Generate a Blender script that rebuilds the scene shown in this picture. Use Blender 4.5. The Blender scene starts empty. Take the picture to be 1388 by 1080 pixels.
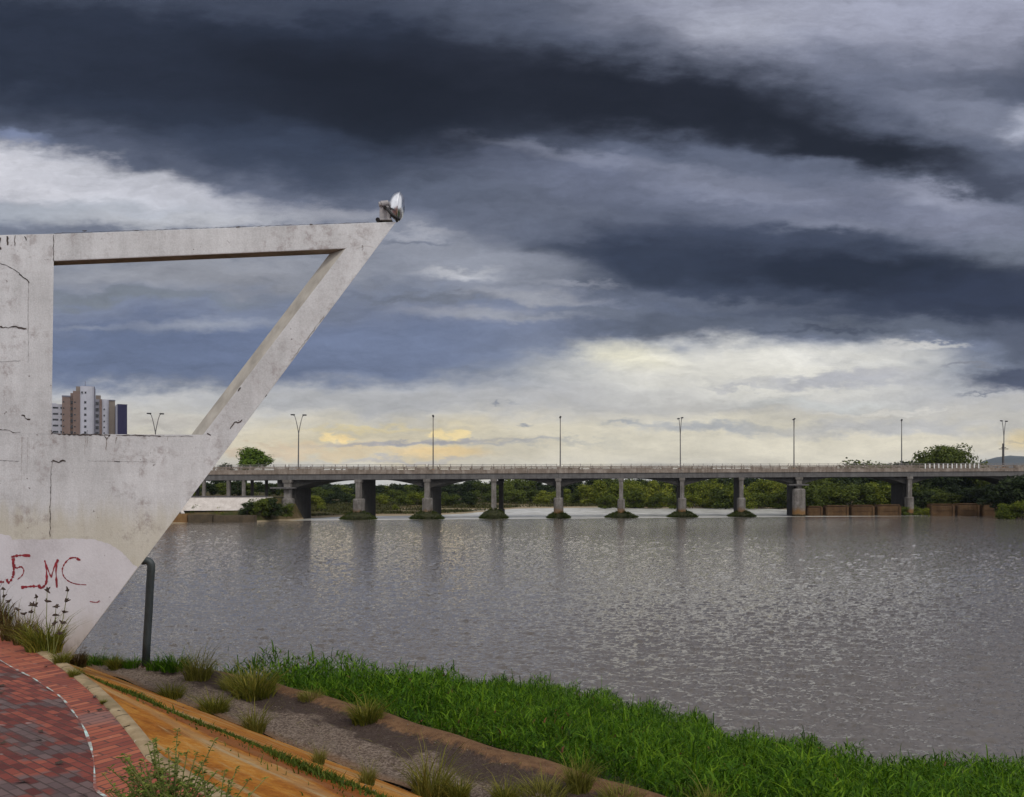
import bpy, math, random
import numpy as np
from mathutils import Vector

R = math.radians
rng = np.random.default_rng(7)
random.seed(7)
SC = bpy.context.scene
COL = SC.collection

# ---------------------------------------------------------------- camera
EYE = 5.9                       # eye height above the river surface (z = 0)
F, CX, HY = 1100.0, 694.0, 660.0   # focal length, centre and horizon row in photo pixels
cam = bpy.data.cameras.new('camera')
cam.sensor_width = 36.0
cam.lens = 36.0 * F / 1388.0
cam.shift_y = (HY - 540.0) / 1388.0
cam.clip_start, cam.clip_end = 0.1, 30000.0
camo = bpy.data.objects.new('camera', cam)
camo.location = (0, 0, EYE)
camo.rotation_euler = (R(90), 0, 0)
COL.objects.link(camo)
SC.camera = camo

# ---------------------------------------------------------------- colour management
SC.view_settings.view_transform = 'Standard'
SC.view_settings.look = 'None'
SC.view_settings.exposure = 0.0
SC.view_settings.gamma = 1.0
SC.view_settings.use_curve_mapping = False
SC.cycles.use_denoising = True
SC.cycles.max_bounces = 6
SC.cycles.transparent_max_bounces = 6

SUN_EL, SUN_AZ = R(48), R(150)    # azimuth clockwise from +Y (view direction): behind, to the right
SUN_DIR = Vector((math.sin(SUN_AZ) * math.cos(SUN_EL), math.cos(SUN_AZ) * math.cos(SUN_EL), math.sin(SUN_EL)))

# ---------------------------------------------------------------- sky
def lin(c):
    return tuple(((v / 255.0) / 12.92 if v / 255.0 <= 0.04045 else ((v / 255.0 + 0.055) / 1.055) ** 2.4) for v in c)

world = bpy.data.worlds.new('World')
SC.world = world
world.use_nodes = True
WN, WL = world.node_tree.nodes, world.node_tree.links
WN.clear()
SKY_GAIN = 10.0                  # cloud radiances are divided by the background strength 0.1
REAR = (0.93, 0.93, 0.97)        # bright overcast behind the viewer

def wn(t, **kw):
    n = WN.new(t)
    for k, v in kw.items():
        setattr(n, k, v)
    return n

def build_sky():
    out = wn('ShaderNodeOutputWorld')
    bg = wn('ShaderNodeBackground')
    bg.inputs['Strength'].default_value = 0.1
    WL.new(bg.outputs[0], out.inputs[0])
    tc = wn('ShaderNodeTexCoord')
    sep = wn('ShaderNodeSeparateXYZ')
    WL.new(tc.outputs['Generated'], sep.inputs[0])

    def m(op, a, b=None, c=None):
        n = wn('ShaderNodeMath', operation=op)
        for i, v in enumerate((a, b, c)):
            if v is None:
                continue
            if isinstance(v, (int, float)):
                n.inputs[i].default_value = v
            else:
                WL.new(v, n.inputs[i])
        return n.outputs[0]
    dx, dy, dz = sep.outputs
    dyc = m('MAXIMUM', dy, 0.12)
    u = m('ADD', m('MULTIPLY', m('DIVIDE', dx, dyc), 11.0), 6.94)     # bearing, in units of 1/11 of the view axis
    v = m('SUBTRACT', 6.60, m('MULTIPLY', m('DIVIDE', dz, dyc), 11.0))  # climb above the horizon
    comb = wn('ShaderNodeCombineXYZ')
    WL.new(u, comb.inputs[0]); WL.new(v, comb.inputs[1])
    Q = comb.outputs[0]

    def vmath(op, a, b=None, scale=None):
        n = wn('ShaderNodeVectorMath', operation=op)
        for i, q in enumerate((a, b)):
            if q is None:
                continue
            if isinstance(q, tuple):
                n.inputs[i].default_value = q
            else:
                WL.new(q, n.inputs[i])
        if scale is not None:
            n.inputs['Scale'].default_value = scale
        return n.outputs[0]

    def noise(src, sc, detail, rough=0.55, rot=0.0, off=(0, 0, 0)):
        mp = wn('ShaderNodeMapping')
        mp.inputs['Scale'].default_value = sc
        mp.inputs['Rotation'].default_value = (0, 0, rot)
        mp.inputs['Location'].default_value = off
        WL.new(src, mp.inputs[0])
        t = wn('ShaderNodeTexNoise', noise_dimensions='2D')
        t.inputs['Scale'].default_value = 1.0
        t.inputs['Detail'].default_value = detail
        t.inputs['Roughness'].default_value = rough
        WL.new(mp.outputs[0], t.inputs[0])
        return t

    n1 = noise(Q, (0.45, 1.1, 1), 3, 0.55, R(-6), (3.1, 1.7, 0))
    n2 = noise(Q, (1.3, 3.6, 1), 5, 0.6, R(-5), (8.3, 2.2, 0))
    w1 = vmath('MULTIPLY', vmath('SUBTRACT', n1.outputs['Color'], (0.5, 0.5, 0.5)), (1.25, 0.42, 0))
    w2 = vmath('MULTIPLY', vmath('SUBTRACT', n2.outputs['Color'], (0.5, 0.5, 0.5)), (0.75, 0.42, 0))
    Qa = vmath('ADD', vmath('ADD', Q, w1), w2)      # big soft masses
    n3 = noise(Q, (3.2, 7.5, 1), 5, 0.62, 0, (1.3, 7.2, 0))
    w3 = vmath('MULTIPLY', vmath('SUBTRACT', n3.outputs['Color'], (0.5, 0.5, 0.5)), (0.42, 0.16, 0))
    Qb = vmath('ADD', Q, w3)                         # small crisp cloudlets
    Qc = vmath('ADD', Qb, w2)                        # ragged fringes

    # base gradient over the climb angle
    ramp = wn('ShaderNodeValToRGB')
    mr = wn('ShaderNodeMapRange')
    mr.inputs['From Min'].default_value = -4.0
    mr.inputs['From Max'].default_value = 7.0
    sepq = wn('ShaderNodeSeparateXYZ')
    WL.new(Qa, sepq.inputs[0])
    WL.new(sepq.outputs[1], mr.inputs[0])
    WL.new(mr.outputs[0], ramp.inputs[0])
    stops = [(-4, (118, 122, 136)), (-0.5, (92, 99, 117)), (1.0, (80, 86, 103)), (2.0, (88, 95, 114)),
             (2.9, (112, 118, 136)), (3.6, (122, 128, 142)), (4.4, (114, 123, 147)), (5.0, (130, 138, 156)),
             (5.35, (178, 178, 180)), (5.75, (205, 200, 188)), (6.1, (213, 205, 187)), (6.35, (207, 203, 193)), (6.7, (206, 206, 204))]
    el = ramp.color_ramp.elements
    while len(el) < len(stops):
        el.new(0.5)
    for e, (p, c) in zip(el, stops):
        e.position = (p + 4.0) / 11.0
        e.color = (*lin(c), 1)
    cur = ramp.outputs[0]

    def mix(a, b, fac):
        n = wn('ShaderNodeMix', data_type='RGBA')
        if isinstance(fac, float):
            n.inputs['Factor'].default_value = fac
        else:
            WL.new(fac, n.inputs['Factor'])
        for k, q in (('A', a), ('B', b)):
            s = [i for i in n.inputs if i.name == k and i.type == 'RGBA'][0]
            if isinstance(q, tuple):
                s.default_value = (*q, 1)
            else:
                WL.new(q, s)
        return [o for o in n.outputs if o.type == 'RGBA'][0]

    for src, cx, cy, rx, ry, ang, col, op, inner in SKY_BLOBS:
        mp = wn('ShaderNodeMapping', vector_type='TEXTURE')
        mp.inputs['Location'].default_value = (cx / 100, cy / 100, 0)
        mp.inputs['Rotation'].default_value = (0, 0, R(ang))
        mp.inputs['Scale'].default_value = (rx / 100, ry / 100, 1)
        ma = wn('ShaderNodeVectorMath', operation='MULTIPLY_ADD')   # keeps the layers evaluated one after the other
        ma.inputs[1].default_value = (1e-8, 1e-8, 1e-8)
        WL.new(cur, ma.inputs[0])
        WL.new({'a': Qa, 'b': Qb, 'c': Qc, 'q': Q}[src], ma.inputs[2])
        WL.new(ma.outputs[0], mp.inputs[0])
        ln = wn('ShaderNodeVectorMath', operation='LENGTH')
        WL.new(mp.outputs[0], ln.inputs[0])
        mr = wn('ShaderNodeMapRange', interpolation_type='SMOOTHSTEP')
        mr.inputs['From Min'].default_value = inner
        mr.inputs['From Max'].default_value = 1.0
        mr.inputs['To Min'].default_value = op
        mr.inputs['To Max'].default_value = 0.0
        WL.new(ln.outputs['Value'], mr.inputs[0])
        cur = mix(cur, lin(col), mr.outputs[0])

    # cloud texture: streaky value variation
    n4 = noise(Qa, (0.42, 2.3, 1), 6, 0.62, R(-8), (5.5, 0.2, 0))
    n5 = noise(Qb, (2.4, 7.5, 1), 8, 0.72, R(-7), (2.5, 4.2, 0))
    tex = m('ADD', m('MULTIPLY', n4.outputs[0], 0.78), m('MULTIPLY', n5.outputs[0], 0.40))
    tex = m('ADD', tex, 0.41)
    texc = wn('ShaderNodeCombineXYZ')
    for i in range(3):
        WL.new(tex, texc.inputs[i])
    cur = vmath('MULTIPLY', cur, texc.outputs[0])
    cur = vmath('SCALE', cur, None, SKY_GAIN)

    # clear air between the clouds
    sky = wn('ShaderNodeTexSky', sky_type='NISHITA')
    sky.sun_disc = False
    sky.sun_elevation = SUN_EL
    sky.sun_rotation = SUN_AZ
    cur = mix(cur, sky.outputs[0], 0.04)
    # towards the back and overhead the cover is thin and bright
    back = wn('ShaderNodeMapRange', interpolation_type='SMOOTHSTEP')
    back.inputs['From Min'].default_value = 0.10
    back.inputs['From Max'].default_value = 0.55
    back.inputs['To Min'].default_value = 1.0
    back.inputs['To Max'].default_value = 0.0
    WL.new(dy, back.inputs[0])
    rear = tuple(c * SKY_GAIN for c in REAR)
    cur = mix(cur, rear, back.outputs[0])
    WL.new(cur, bg.inputs['Color'])

# (coordinate set, bearing, climb, half width, half height, tilt, colour, cover, hard core)
SKY_BLOBS = [
    # bright overcast upper right
    ('a', 1060, 5, 430, 130, 8, (158, 161, 178), 1.0, 0.1),
    ('a', 1330, 5, 260, 110, 0, (160, 163, 182), 0.9, 0.1),
    ('a', 1010, 40, 150, 48, 8, (176, 179, 194), 0.7, 0.0),
    ('a', 1230, 120, 280, 70, 12, (106, 112, 131), 0.75, 0.1),
    ('a', 1320, 165, 150, 55, 12, (130, 135, 152), 0.6, 0.1),
    # middle lighter belt under the long dark roll
    ('a', 790, 232, 330, 58, 10, (104, 110, 130), 0.9, 0.1),
    ('a', 1180, 285, 340, 52, 6, (116, 121, 141), 0.85, 0.1),
    ('a', 1000, 262, 190, 18, 7, (136, 141, 160), 0.6, 0.0),
    ('a', 1260, 262, 150, 20, 6, (146, 150, 169), 0.7, 0.0),
    ('a', 720, 200, 130, 16, 8, (134, 139, 158), 0.6, 0.0),
    ('a', 1340, 300, 160, 45, 4, (132, 136, 155), 0.7, 0.1),
    # great dark mass upper left
    ('a', 230, 62, 660, 185, 9, (39, 45, 60), 1.0, 0.5),
    ('a', 480, 122, 450, 100, 6, (22, 24, 33), 1.0, 0.25),
    ('a', 160, 90, 330, 80, 8, (37, 42, 56), 0.8, 0.1),
    ('a', 430, 222, 330, 66, 12, (52, 60, 78), 0.85, 0.15),
    ('a', 620, 268, 230, 52, 10, (90, 97, 114), 0.6, 0.1),
    ('a', 250, -6, 560, 40, 2, (76, 83, 101), 0.6, 0.0),
    # long dark roll to the right
    ('a', 860, 132, 430, 72, 8, (26, 28, 37), 1.0, 0.35),
    ('a', 1160, 200, 280, 40, 12, (24, 26, 35), 1.0, 0.25),
    ('a', 1350, 246, 150, 28, 8, (62, 67, 83), 0.8, 0.1),
    # second dark mass
    ('a', 1060, 365, 480, 96, 4, (60, 67, 86), 1.0, 0.45),
    ('a', 1180, 374, 430, 46, 3, (27, 32, 48), 1.0, 0.25),
    ('a', 860, 350, 230, 40, 9, (46, 53, 71), 0.9, 0.1),
    ('a', 1340, 412, 250, 62, 0, (40, 46, 66), 1.0, 0.25),
    ('a', 980, 412, 260, 12, 2, (100, 106, 122), 0.6, 0.0),
    ('c', 920, 440, 230, 32, 1, (84, 90, 105), 0.9, 0.2),
    ('c', 1180, 446, 250, 26, 0, (92, 98, 112), 0.85, 0.2),
    ('c', 1130, 444, 150, 6, 0, (62, 68, 85), 0.8, 0.0),
    # soft wisps combed along the belts
    ('a', 800, 210, 210, 17, 8, (128, 133, 151), 0.55, 0.0),
    ('a', 980, 244, 230, 17, 8, (130, 135, 153), 0.55, 0.0),
    ('a', 900, 282, 220, 15, 7, (82, 88, 106), 0.5, 0.0),
    ('a', 1130, 302, 200, 16, 5, (136, 141, 159), 0.55, 0.0),
    ('a', 1290, 268, 140, 17, 7, (150, 154, 172), 0.6, 0.0),
    # left bright bank
    ('a', 40, 240, 330, 52, 10, (212, 212, 220), 1.0, 0.3),
    ('a', 220, 262, 240, 38, 11, (196, 197, 206), 0.95, 0.2),
    ('a', 15, 186, 90, 16, 8, (138, 150, 182), 0.6, 0.0),
    ('a', 60, 290, 360, 30, 0, (166, 171, 180), 0.85, 0.1),
    ('a', 260, 300, 260, 20, 0, (186, 187, 192), 0.7, 0.1),
    ('a', 440, 292, 120, 22, 4, (160, 162, 172), 0.8, 0.1),
    # bands behind the frame opening
    ('a', 250, 372, 420, 40, 0, (150, 152, 160), 0.9, 0.2),
    ('a', 180, 405, 300, 14, 0, (112, 118, 126), 0.85, 0.1),
    ('a', 560, 330, 150, 40, 4, (144, 148, 160), 0.8, 0.1),
    ('a', 615, 368, 80, 20, 0, (172, 174, 184), 0.75, 0.0),
    ('c', 600, 402, 130, 13, 0, (112, 117, 128), 0.8, 0.1),
    ('c', 720, 395, 120, 22, 4, (138, 141, 152), 0.7, 0.1),
    ('c', 560, 326, 80, 5, 3, (110, 116, 132), 0.7, 0.0),
    ('a', 250, 482, 480, 60, 0, (98, 110, 139), 0.95, 0.4),
    ('a', 520, 474, 270, 52, 0, (106, 117, 144), 0.9, 0.3),
    ('b', 280, 440, 170, 13, -2, (152, 157, 170), 0.8, 0.0),
    ('b', 120, 444, 70, 6, 0, (142, 148, 164), 0.6, 0.0),
    ('b', 640, 424, 170, 15, 3, (158, 160, 170), 0.7, 0.0),
    ('c', 790, 425, 130, 12, 0, (104, 110, 124), 0.7, 0.1),
    # broken light cloud beside the tip of the frame
    ('a', 630, 352, 190, 58, 6, (143, 147, 159), 0.9, 0.1),
    ('c', 570, 316, 90, 11, 2, (164, 166, 176), 0.75, 0.0),
    ('c', 560, 327, 80, 4, 3, (112, 118, 133), 0.7, 0.0),
    ('c', 625, 371, 75, 12, 0, (190, 191, 197), 0.85, 0.0),
    ('c', 720, 402, 150, 13, 4, (156, 158, 166), 0.75, 0.0),
    ('c', 770, 383, 100, 8, 7, (154, 157, 168), 0.65, 0.0),
    ('c', 590, 402, 140, 8, 0, (106, 111, 124), 0.75, 0.0),
    ('c', 690, 428, 150, 9, 2, (150, 153, 162), 0.7, 0.0),
    ('c', 820, 418, 90, 6, 0, (104, 110, 124), 0.7, 0.0),
    # low pale belt
    ('a', 500, 545, 330, 24, 0, (176, 176, 178), 0.85, 0.2),
    ('a', 560, 600, 420, 42, 0, (214, 202, 172), 0.85, 0.2),
    # bright opening
    ('a', 1010, 506, 370, 56, 0, (224, 221, 211), 0.95, 0.25),
    ('b', 850, 482, 110, 28, 6, (236, 231, 208), 0.9, 0.0),
    ('b', 1150, 482, 200, 24, 0, (226, 224, 217), 0.85, 0.0),
    ('a', 1000, 600, 520, 50, 0, (218, 211, 191), 0.9, 0.3),
    ('c', 1130, 517, 200, 13, 0, (172, 173, 180), 0.85, 0.15),
    ('c', 1190, 508, 90, 12, -4, (180, 180, 186), 0.7, 0.1),
    ('c', 1000, 524, 70, 5, 0, (182, 182, 186), 0.7, 0.0),
    ('a', 1120, 548, 180, 16, 0, (206, 208, 206), 0.7, 0.1),
    ('c', 960, 580, 160, 12, 1, (166, 169, 174), 0.85, 0.15),
    ('c', 1210, 580, 240, 18, -2, (184, 184, 186), 0.8, 0.2),
    ('c', 1200, 560, 150, 5, -3, (216, 212, 204), 0.7, 0.1),
    ('c', 850, 575, 60, 5, 2, (162, 165, 170), 0.85, 0.1),
    ('c', 760, 600, 130, 7, 0, (190, 187, 176), 0.75, 0.1),
    ('c', 715, 574, 28, 3.5, 0, (150, 153, 160), 0.9, 0.2),
    ('c', 670, 547, 16, 3.0, 10, (140, 144, 155), 0.9, 0.2),
    ('c', 700, 544, 26, 2.2, 0, (160, 162, 168), 0.8, 0.1),
    # right tail of the dark mass
    ('a', 1410, 462, 130, 46, 4, (82, 88, 106), 0.95, 0.3),
    ('c', 1385, 514, 105, 26, -3, (70, 76, 97), 1.0, 0.3),
    ('c', 1310, 496, 60, 4, -2, (130, 132, 142), 0.85, 0.1),
    ('c', 1330, 534, 60, 4, -4, (112, 116, 128), 0.8, 0.1),
    ('c', 1250, 468, 80, 7, 0, (216, 214, 210), 0.8, 0.1),
    ('a', 1396, 172, 60, 40, 0, (184, 188, 204), 0.75, 0.0),
    # warm low light
    ('c', 470, 612, 190, 10, 0, (220, 197, 156), 0.7, 0.0),
    ('b', 600, 612, 95, 13, 0, (244, 212, 150), 0.85, 0.2),
    ('c', 500, 582, 160, 7, 0, (222, 206, 160), 0.8, 0.1),
    ('b', 446, 593, 16, 10, 0, (252, 226, 165), 0.95, 0.45),
    ('b', 468, 595, 17, 7, 0, (250, 222, 160), 0.95, 0.45),
    ('b', 597, 589, 15, 10, 0, (252, 228, 168), 0.95, 0.45),
    ('b', 622, 590, 19, 10, 0, (252, 228, 168), 0.95, 0.45),
    ('b', 560, 600, 210, 4.4, -2, (160, 158, 164), 0.9, 0.15),
    ('c', 690, 598, 120, 5, 0, (176, 174, 174), 0.8, 0.1),
    ('c', 540, 622, 160, 5, 0, (186, 182, 182), 0.75, 0.1),
    ('b', 1388, 597, 42, 20, 0, (232, 211, 162), 0.8, 0.2),
    ('b', 1380, 600, 30, 2, 0, (196, 184, 160), 0.8, 0.1),
    ('c', 230, 575, 120, 16, 0, (186, 180, 172), 0.8, 0.1),
    ('c', 340, 612, 140, 9, 0, (206, 184, 156), 0.7, 0.1),
]
build_sky()
world.cycles.sampling_method = 'MANUAL'
world.cycles.sample_map_resolution = 512

sun = bpy.data.lights.new('sun', 'SUN')
sun.energy = 1.5
sun.angle = R(10)
sun.color = (1.0, 0.95, 0.86)
suno = bpy.data.objects.new('sun', sun)
suno.rotation_euler = SUN_DIR.to_track_quat('Z', 'Y').to_euler()
suno.location = (0, 0, 60)
COL.objects.link(suno)

# ================================================================ helpers
def link(o, parent=None):
    COL.objects.link(o)
    if parent is not None:
        o.parent = parent
    return o

def tag(o, label=None, cat=None, group=None, kind=None):
    if label: o['label'] = label
    if cat: o['category'] = cat
    if group: o['group'] = group
    if kind: o['kind'] = kind
    return o

def empty(name, loc=(0, 0, 0), rz=0.0, **kw):
    o = bpy.data.objects.new(name, None)
    o.location = loc
    o.rotation_euler = (0, 0, rz)
    o.empty_display_size = 0.2
    link(o)
    return tag(o, **kw)

def fast_mesh(name, verts, quads=None, tris=None, smooth=False):
    me = bpy.data.meshes.new(name)
    verts = np.asarray(verts, dtype=np.float32).reshape(-1, 3)
    loops, starts, n = [], [], 0
    if quads is not None and len(quads):
        q = np.asarray(quads, dtype=np.int32).reshape(-1, 4)
        loops.append(q.ravel()); starts.append(np.arange(len(q)) * 4); n += q.size
    if tris is not None and len(tris):
        t = np.asarray(tris, dtype=np.int32).reshape(-1, 3)
        loops.append(t.ravel()); starts.append(n + np.arange(len(t)) * 3)
    loops = np.concatenate(loops); starts = np.concatenate(starts)
    me.vertices.add(len(verts)); me.vertices.foreach_set('co', verts.ravel())
    me.loops.add(len(loops)); me.loops.foreach_set('vertex_index', loops.astype(np.int32))
    me.polygons.add(len(starts)); me.polygons.foreach_set('loop_start', starts.astype(np.int32))
    if smooth:
        me.polygons.foreach_set('use_smooth', np.ones(len(starts), dtype=bool))
    me.update(calc_edges=True)
    me.validate()
    return me

class MB:
    """collects polygons, then links them as ONE mesh object"""
    def __init__(s): s.v, s.f = [], []
    def add(s, vs, fs):
        n = len(s.v)
        s.v += [tuple(p) for p in vs]
        s.f += [tuple(i + n for i in f) for f in fs]
        return s
    def box(s, c, d, fr=None):
        """box of size d centred on c; fr = (ex, ey, ez) local frame"""
        ex, ey, ez = fr or (Vector((1, 0, 0)), Vector((0, 1, 0)), Vector((0, 0, 1)))
        c = Vector(c)
        vs = [c + ex * (a * d[0] / 2) + ey * (b * d[1] / 2) + ez * (e * d[2] / 2) for e in (-1, 1) for b in (-1, 1) for a in (-1, 1)]
        return s.add(vs, [(0, 2, 3, 1), (4, 5, 7, 6), (0, 1, 5, 4), (2, 6, 7, 3), (0, 4, 6, 2), (1, 3, 7, 5)])
    def tube(s, pts, rad, n=8, cap=True):
        pts = [Vector(p) for p in pts]
        if not isinstance(rad, (list, tuple)): rad = [rad] * len(pts)
        rings, prev = [], None
        for i, p in enumerate(pts):
            t = (pts[min(i + 1, len(pts) - 1)] - pts[max(i - 1, 0)]).normalized()
            a = prev if prev is not None else (Vector((0, 0, 1)) if abs(t.z) < 0.9 else Vector((1, 0, 0)))
            b = t.cross(a)
            if b.length < 1e-5: b = t.cross(Vector((0, 1, 0)))
            b.normalize(); a = b.cross(t).normalized(); prev = a
            rings.append([p + (a * math.cos(2 * math.pi * k / n) + b * math.sin(2 * math.pi * k / n)) * rad[i] for k in range(n)])
        vs = [q for r in rings for q in r]
        fs = [(i * n + k, i * n + (k + 1) % n, (i + 1) * n + (k + 1) % n, (i + 1) * n + k) for i in range(len(pts) - 1) for k in range(n)]
        if cap:
            fs += [tuple(range(n))[::-1], tuple((len(pts) - 1) * n + k for k in range(n))]
        return s.add(vs, fs)
    def prism(s, poly, z0, z1, top=None):
        """vertical prism over a plan polygon; top = shrunken polygon"""
        n = len(poly); tp = top or poly
        vs = [(p[0], p[1], z0) for p in poly] + [(p[0], p[1], z1) for p in tp]
        return s.add(vs, [tuple(range(n))[::-1], tuple(range(n, 2 * n))] + [(i, (i + 1) % n, n + (i + 1) % n, n + i) for i in range(n)])
    def lathe(s, org, axis, prof, n=24):
        """prof: (distance along axis, radius)"""
        axis = Vector(axis).normalized()
        a = axis.orthogonal().normalized(); b = axis.cross(a)
        org = Vector(org)
        vs = [org + axis * t + (a * math.cos(2 * math.pi * k / n) + b * math.sin(2 * math.pi * k / n)) * r for t, r in prof for k in range(n)]
        fs = [(i * n + k, i * n + (k + 1) % n, (i + 1) * n + (k + 1) % n, (i + 1) * n + k) for i in range(len(prof) - 1) for k in range(n)]
        return s.add(vs, fs)
    def build(s, name, mat, parent=None, smooth=False, bevel=0.0):
        me = bpy.data.meshes.new(name)
        me.from_pydata(s.v, [], s.f)
        me.validate()
        if smooth:
            me.polygons.foreach_set('use_smooth', np.ones(len(me.polygons), dtype=bool))
        me.materials.append(mat)
        o = bpy.data.objects.new(name, me)
        link(o, parent)
        if bevel:
            b = o.modifiers.new('bevel', 'BEVEL')
            b.width = bevel; b.segments = 2; b.limit_method = 'ANGLE'; b.angle_limit = R(35)
        return o

def recalc(o):
    import bmesh
    bm = bmesh.new(); bm.from_mesh(o.data)
    bmesh.ops.recalc_face_normals(bm, faces=bm.faces[:])
    bm.to_mesh(o.data); bm.free()
    return o

def pt(px, py, Y):
    """point at distance Y in the direction of photo position (px, py)"""
    return Vector(((px - CX) * Y / F, Y, EYE - (py - HY) * Y / F))

# ---------------------------------------------------------------- material helper
class NT:
    def __init__(s, name):
        s.m = bpy.data.materials.new(name)
        s.m.use_nodes = True
        s.n, s.l = s.m.node_tree.nodes, s.m.node_tree.links
        s.bsdf = s.n['Principled BSDF']
        s.out = s.n['Material Output']
    def new(s, t, **kw):
        n = s.n.new(t)
        for k, v in kw.items(): setattr(n, k, v)
        return n
    def put(s, sock, v):
        if isinstance(v, bpy.types.NodeSocket): s.l.new(v, sock)
        elif isinstance(v, tuple) and sock.type == 'RGBA' and len(v) == 3: sock.default_value = (*v, 1)
        else: sock.default_value = v
    def math(s, op, a, b=0.0, c=0.0, clamp=False):
        n = s.new('ShaderNodeMath', operation=op, use_clamp=clamp)
        for i, v in enumerate((a, b, c)): s.put(n.inputs[i], v)
        return n.outputs[0]
    def pos(s): return s.new('ShaderNodeNewGeometry').outputs['Position']
    def obj(s): return s.new('ShaderNodeTexCoord').outputs['Object']
    def island(s): return s.new('ShaderNodeNewGeometry').outputs['Random Per Island']
    def objrand(s): return s.new('ShaderNodeObjectInfo').outputs['Random']
    def mapping(s, v, sc=(1, 1, 1), rot=(0, 0, 0), loc=(0, 0, 0)):
        n = s.new('ShaderNodeMapping')
        s.put(n.inputs[0], v); n.inputs['Scale'].default_value = sc
        n.inputs['Rotation'].default_value = rot; n.inputs['Location'].default_value = loc
        return n.outputs[0]
    def noise(s, v, scale, detail=4, rough=0.55, color=False, dist=0.0):
        n = s.new('ShaderNodeTexNoise')
        s.put(n.inputs['Vector'], v); n.inputs['Scale'].default_value = scale
        n.inputs['Detail'].default_value = detail; n.inputs['Roughness'].default_value = rough
        n.inputs['Distortion'].default_value = dist
        return n.outputs['Color' if color else 0]
    def step(s, v, a, b, lo=0.0, hi=1.0):
        n = s.new('ShaderNodeMapRange', interpolation_type='SMOOTHSTEP')
        s.put(n.inputs[0], v)
        n.inputs['From Min'].default_value = a; n.inputs['From Max'].default_value = b
        n.inputs['To Min'].default_value = lo; n.inputs['To Max'].default_value = hi
        return n.outputs[0]
    def ramp(s, v, stops):
        n = s.new('ShaderNodeValToRGB')
        s.put(n.inputs[0], v)
        e = n.color_ramp.elements
        while len(e) < len(stops): e.new(0.5)
        for q, (p, c) in zip(e, stops):
            q.position = p; q.color = (*c, 1)
        return n.outputs[0]
    def mix(s, a, b, f, mode='MIX'):
        n = s.new('ShaderNodeMix', data_type='RGBA', blend_type=mode)
        s.put(n.inputs['Factor'], f)
        i = [q for q in n.inputs if q.type == 'RGBA']
        s.put(i[0], a); s.put(i[1], b)
        return [q for q in n.outputs if q.type == 'RGBA'][0]
    def sep(s, v):
        n = s.new('ShaderNodeSeparateXYZ'); s.put(n.inputs[0], v); return n.outputs
    def dot(s, v, d):
        n = s.new('ShaderNodeVectorMath', operation='DOT_PRODUCT')
        s.put(n.inputs[0], v); n.inputs[1].default_value = d
        return n.outputs['Value']
    def bump(s, h, strength=0.3, dist=0.02, normal=None):
        n = s.new('ShaderNodeBump')
        n.inputs['Strength'].default_value = strength; n.inputs['Distance'].default_value = dist
        s.put(n.inputs['Height'], h)
        if normal is not None: s.put(n.inputs['Normal'], normal)
        return n.outputs[0]
    def fin(s, color, rough=0.8, normal=None, spec=0.3, metal=0.0):
        s.put(s.bsdf.inputs['Base Color'], color)
        s.put(s.bsdf.inputs['Roughness'], rough)
        s.put(s.bsdf.inputs['Specular IOR Level'], spec)
        s.put(s.bsdf.inputs['Metallic'], metal)
        if normal is not None: s.put(s.bsdf.inputs['Normal'], normal)
        return s.m

def leaf_mat(name, c_dark, c_mid, c_light, trans=0.35, per_obj=True):
    t = NT(name)
    r = t.island()
    big = t.noise(t.pos(), 0.35 if per_obj else 1.2, 3, 0.6)
    v = t.math('ADD', t.math('MULTIPLY', r, 0.55), t.math('MULTIPLY', big, 0.45))
    if per_obj:
        v = t.math('ADD', v, t.math('MULTIPLY', t.math('SUBTRACT', t.objrand(), 0.5), 0.35), clamp=True)
    col = t.ramp(v, [(0.12, c_dark), (0.5, c_mid), (0.88, c_light)])
    t.put(t.bsdf.inputs['Base Color'], col)
    t.bsdf.inputs['Roughness'].default_value = 0.6
    t.bsdf.inputs['Specular IOR Level'].default_value = 0.15
    tr = t.new('ShaderNodeBsdfTranslucent')
    t.put(tr.inputs[0], col)
    mx = t.new('ShaderNodeMixShader')
    mx.inputs[0].default_value = trans
    t.l.new(t.bsdf.outputs[0], mx.inputs[1]); t.l.new(tr.outputs[0], mx.inputs[2])
    t.l.new(mx.outputs[0], t.out.inputs[0])
    return t.m

def plain(name, col, rough=0.8, var=0.25, scale=6.0, spec=0.3, metal=0.0, bump=0.0):
    t = NT(name)
    n = t.noise(t.obj(), scale, 5, 0.6)
    a = tuple(c * (1 - var) for c in col); b = tuple(min(1, c * (1 + var)) for c in col)
    c = t.ramp(n, [(0.3, a), (0.7, b)])
    nm = t.bump(n, bump, 0.02) if bump else None
    return t.fin(c, rough, nm, spec, metal)

# ================================================================ the bank frame
ES, EW = Vector((0.738, -0.675, 0)), Vector((0.675, 0.738, 0))    # along the bank towards us / out to the river

def to_sw(x, y): return 0.738 * x - 0.675 * y, 0.675 * x + 0.738 * y
def from_sw(s, w): return 0.738 * s + 0.675 * w, -0.675 * s + 0.738 * w

def plan(pxs, h):
    out = []
    for px, py in pxs:
        Y = h * F / (py - HY)
        out.append(((px - CX) * Y / F, Y))
    return out

def curve_sw(pxs, h):
    a = np.array(sorted(to_sw(*p) for p in plan(pxs, h)))
    c = np.polyfit(a[:, 0], a[:, 1], 2)                     # an even curve, as the masons laid it
    S = np.linspace(a[0, 0], a[-1, 0], 24)
    return S, np.polyval(c, S)

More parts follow.
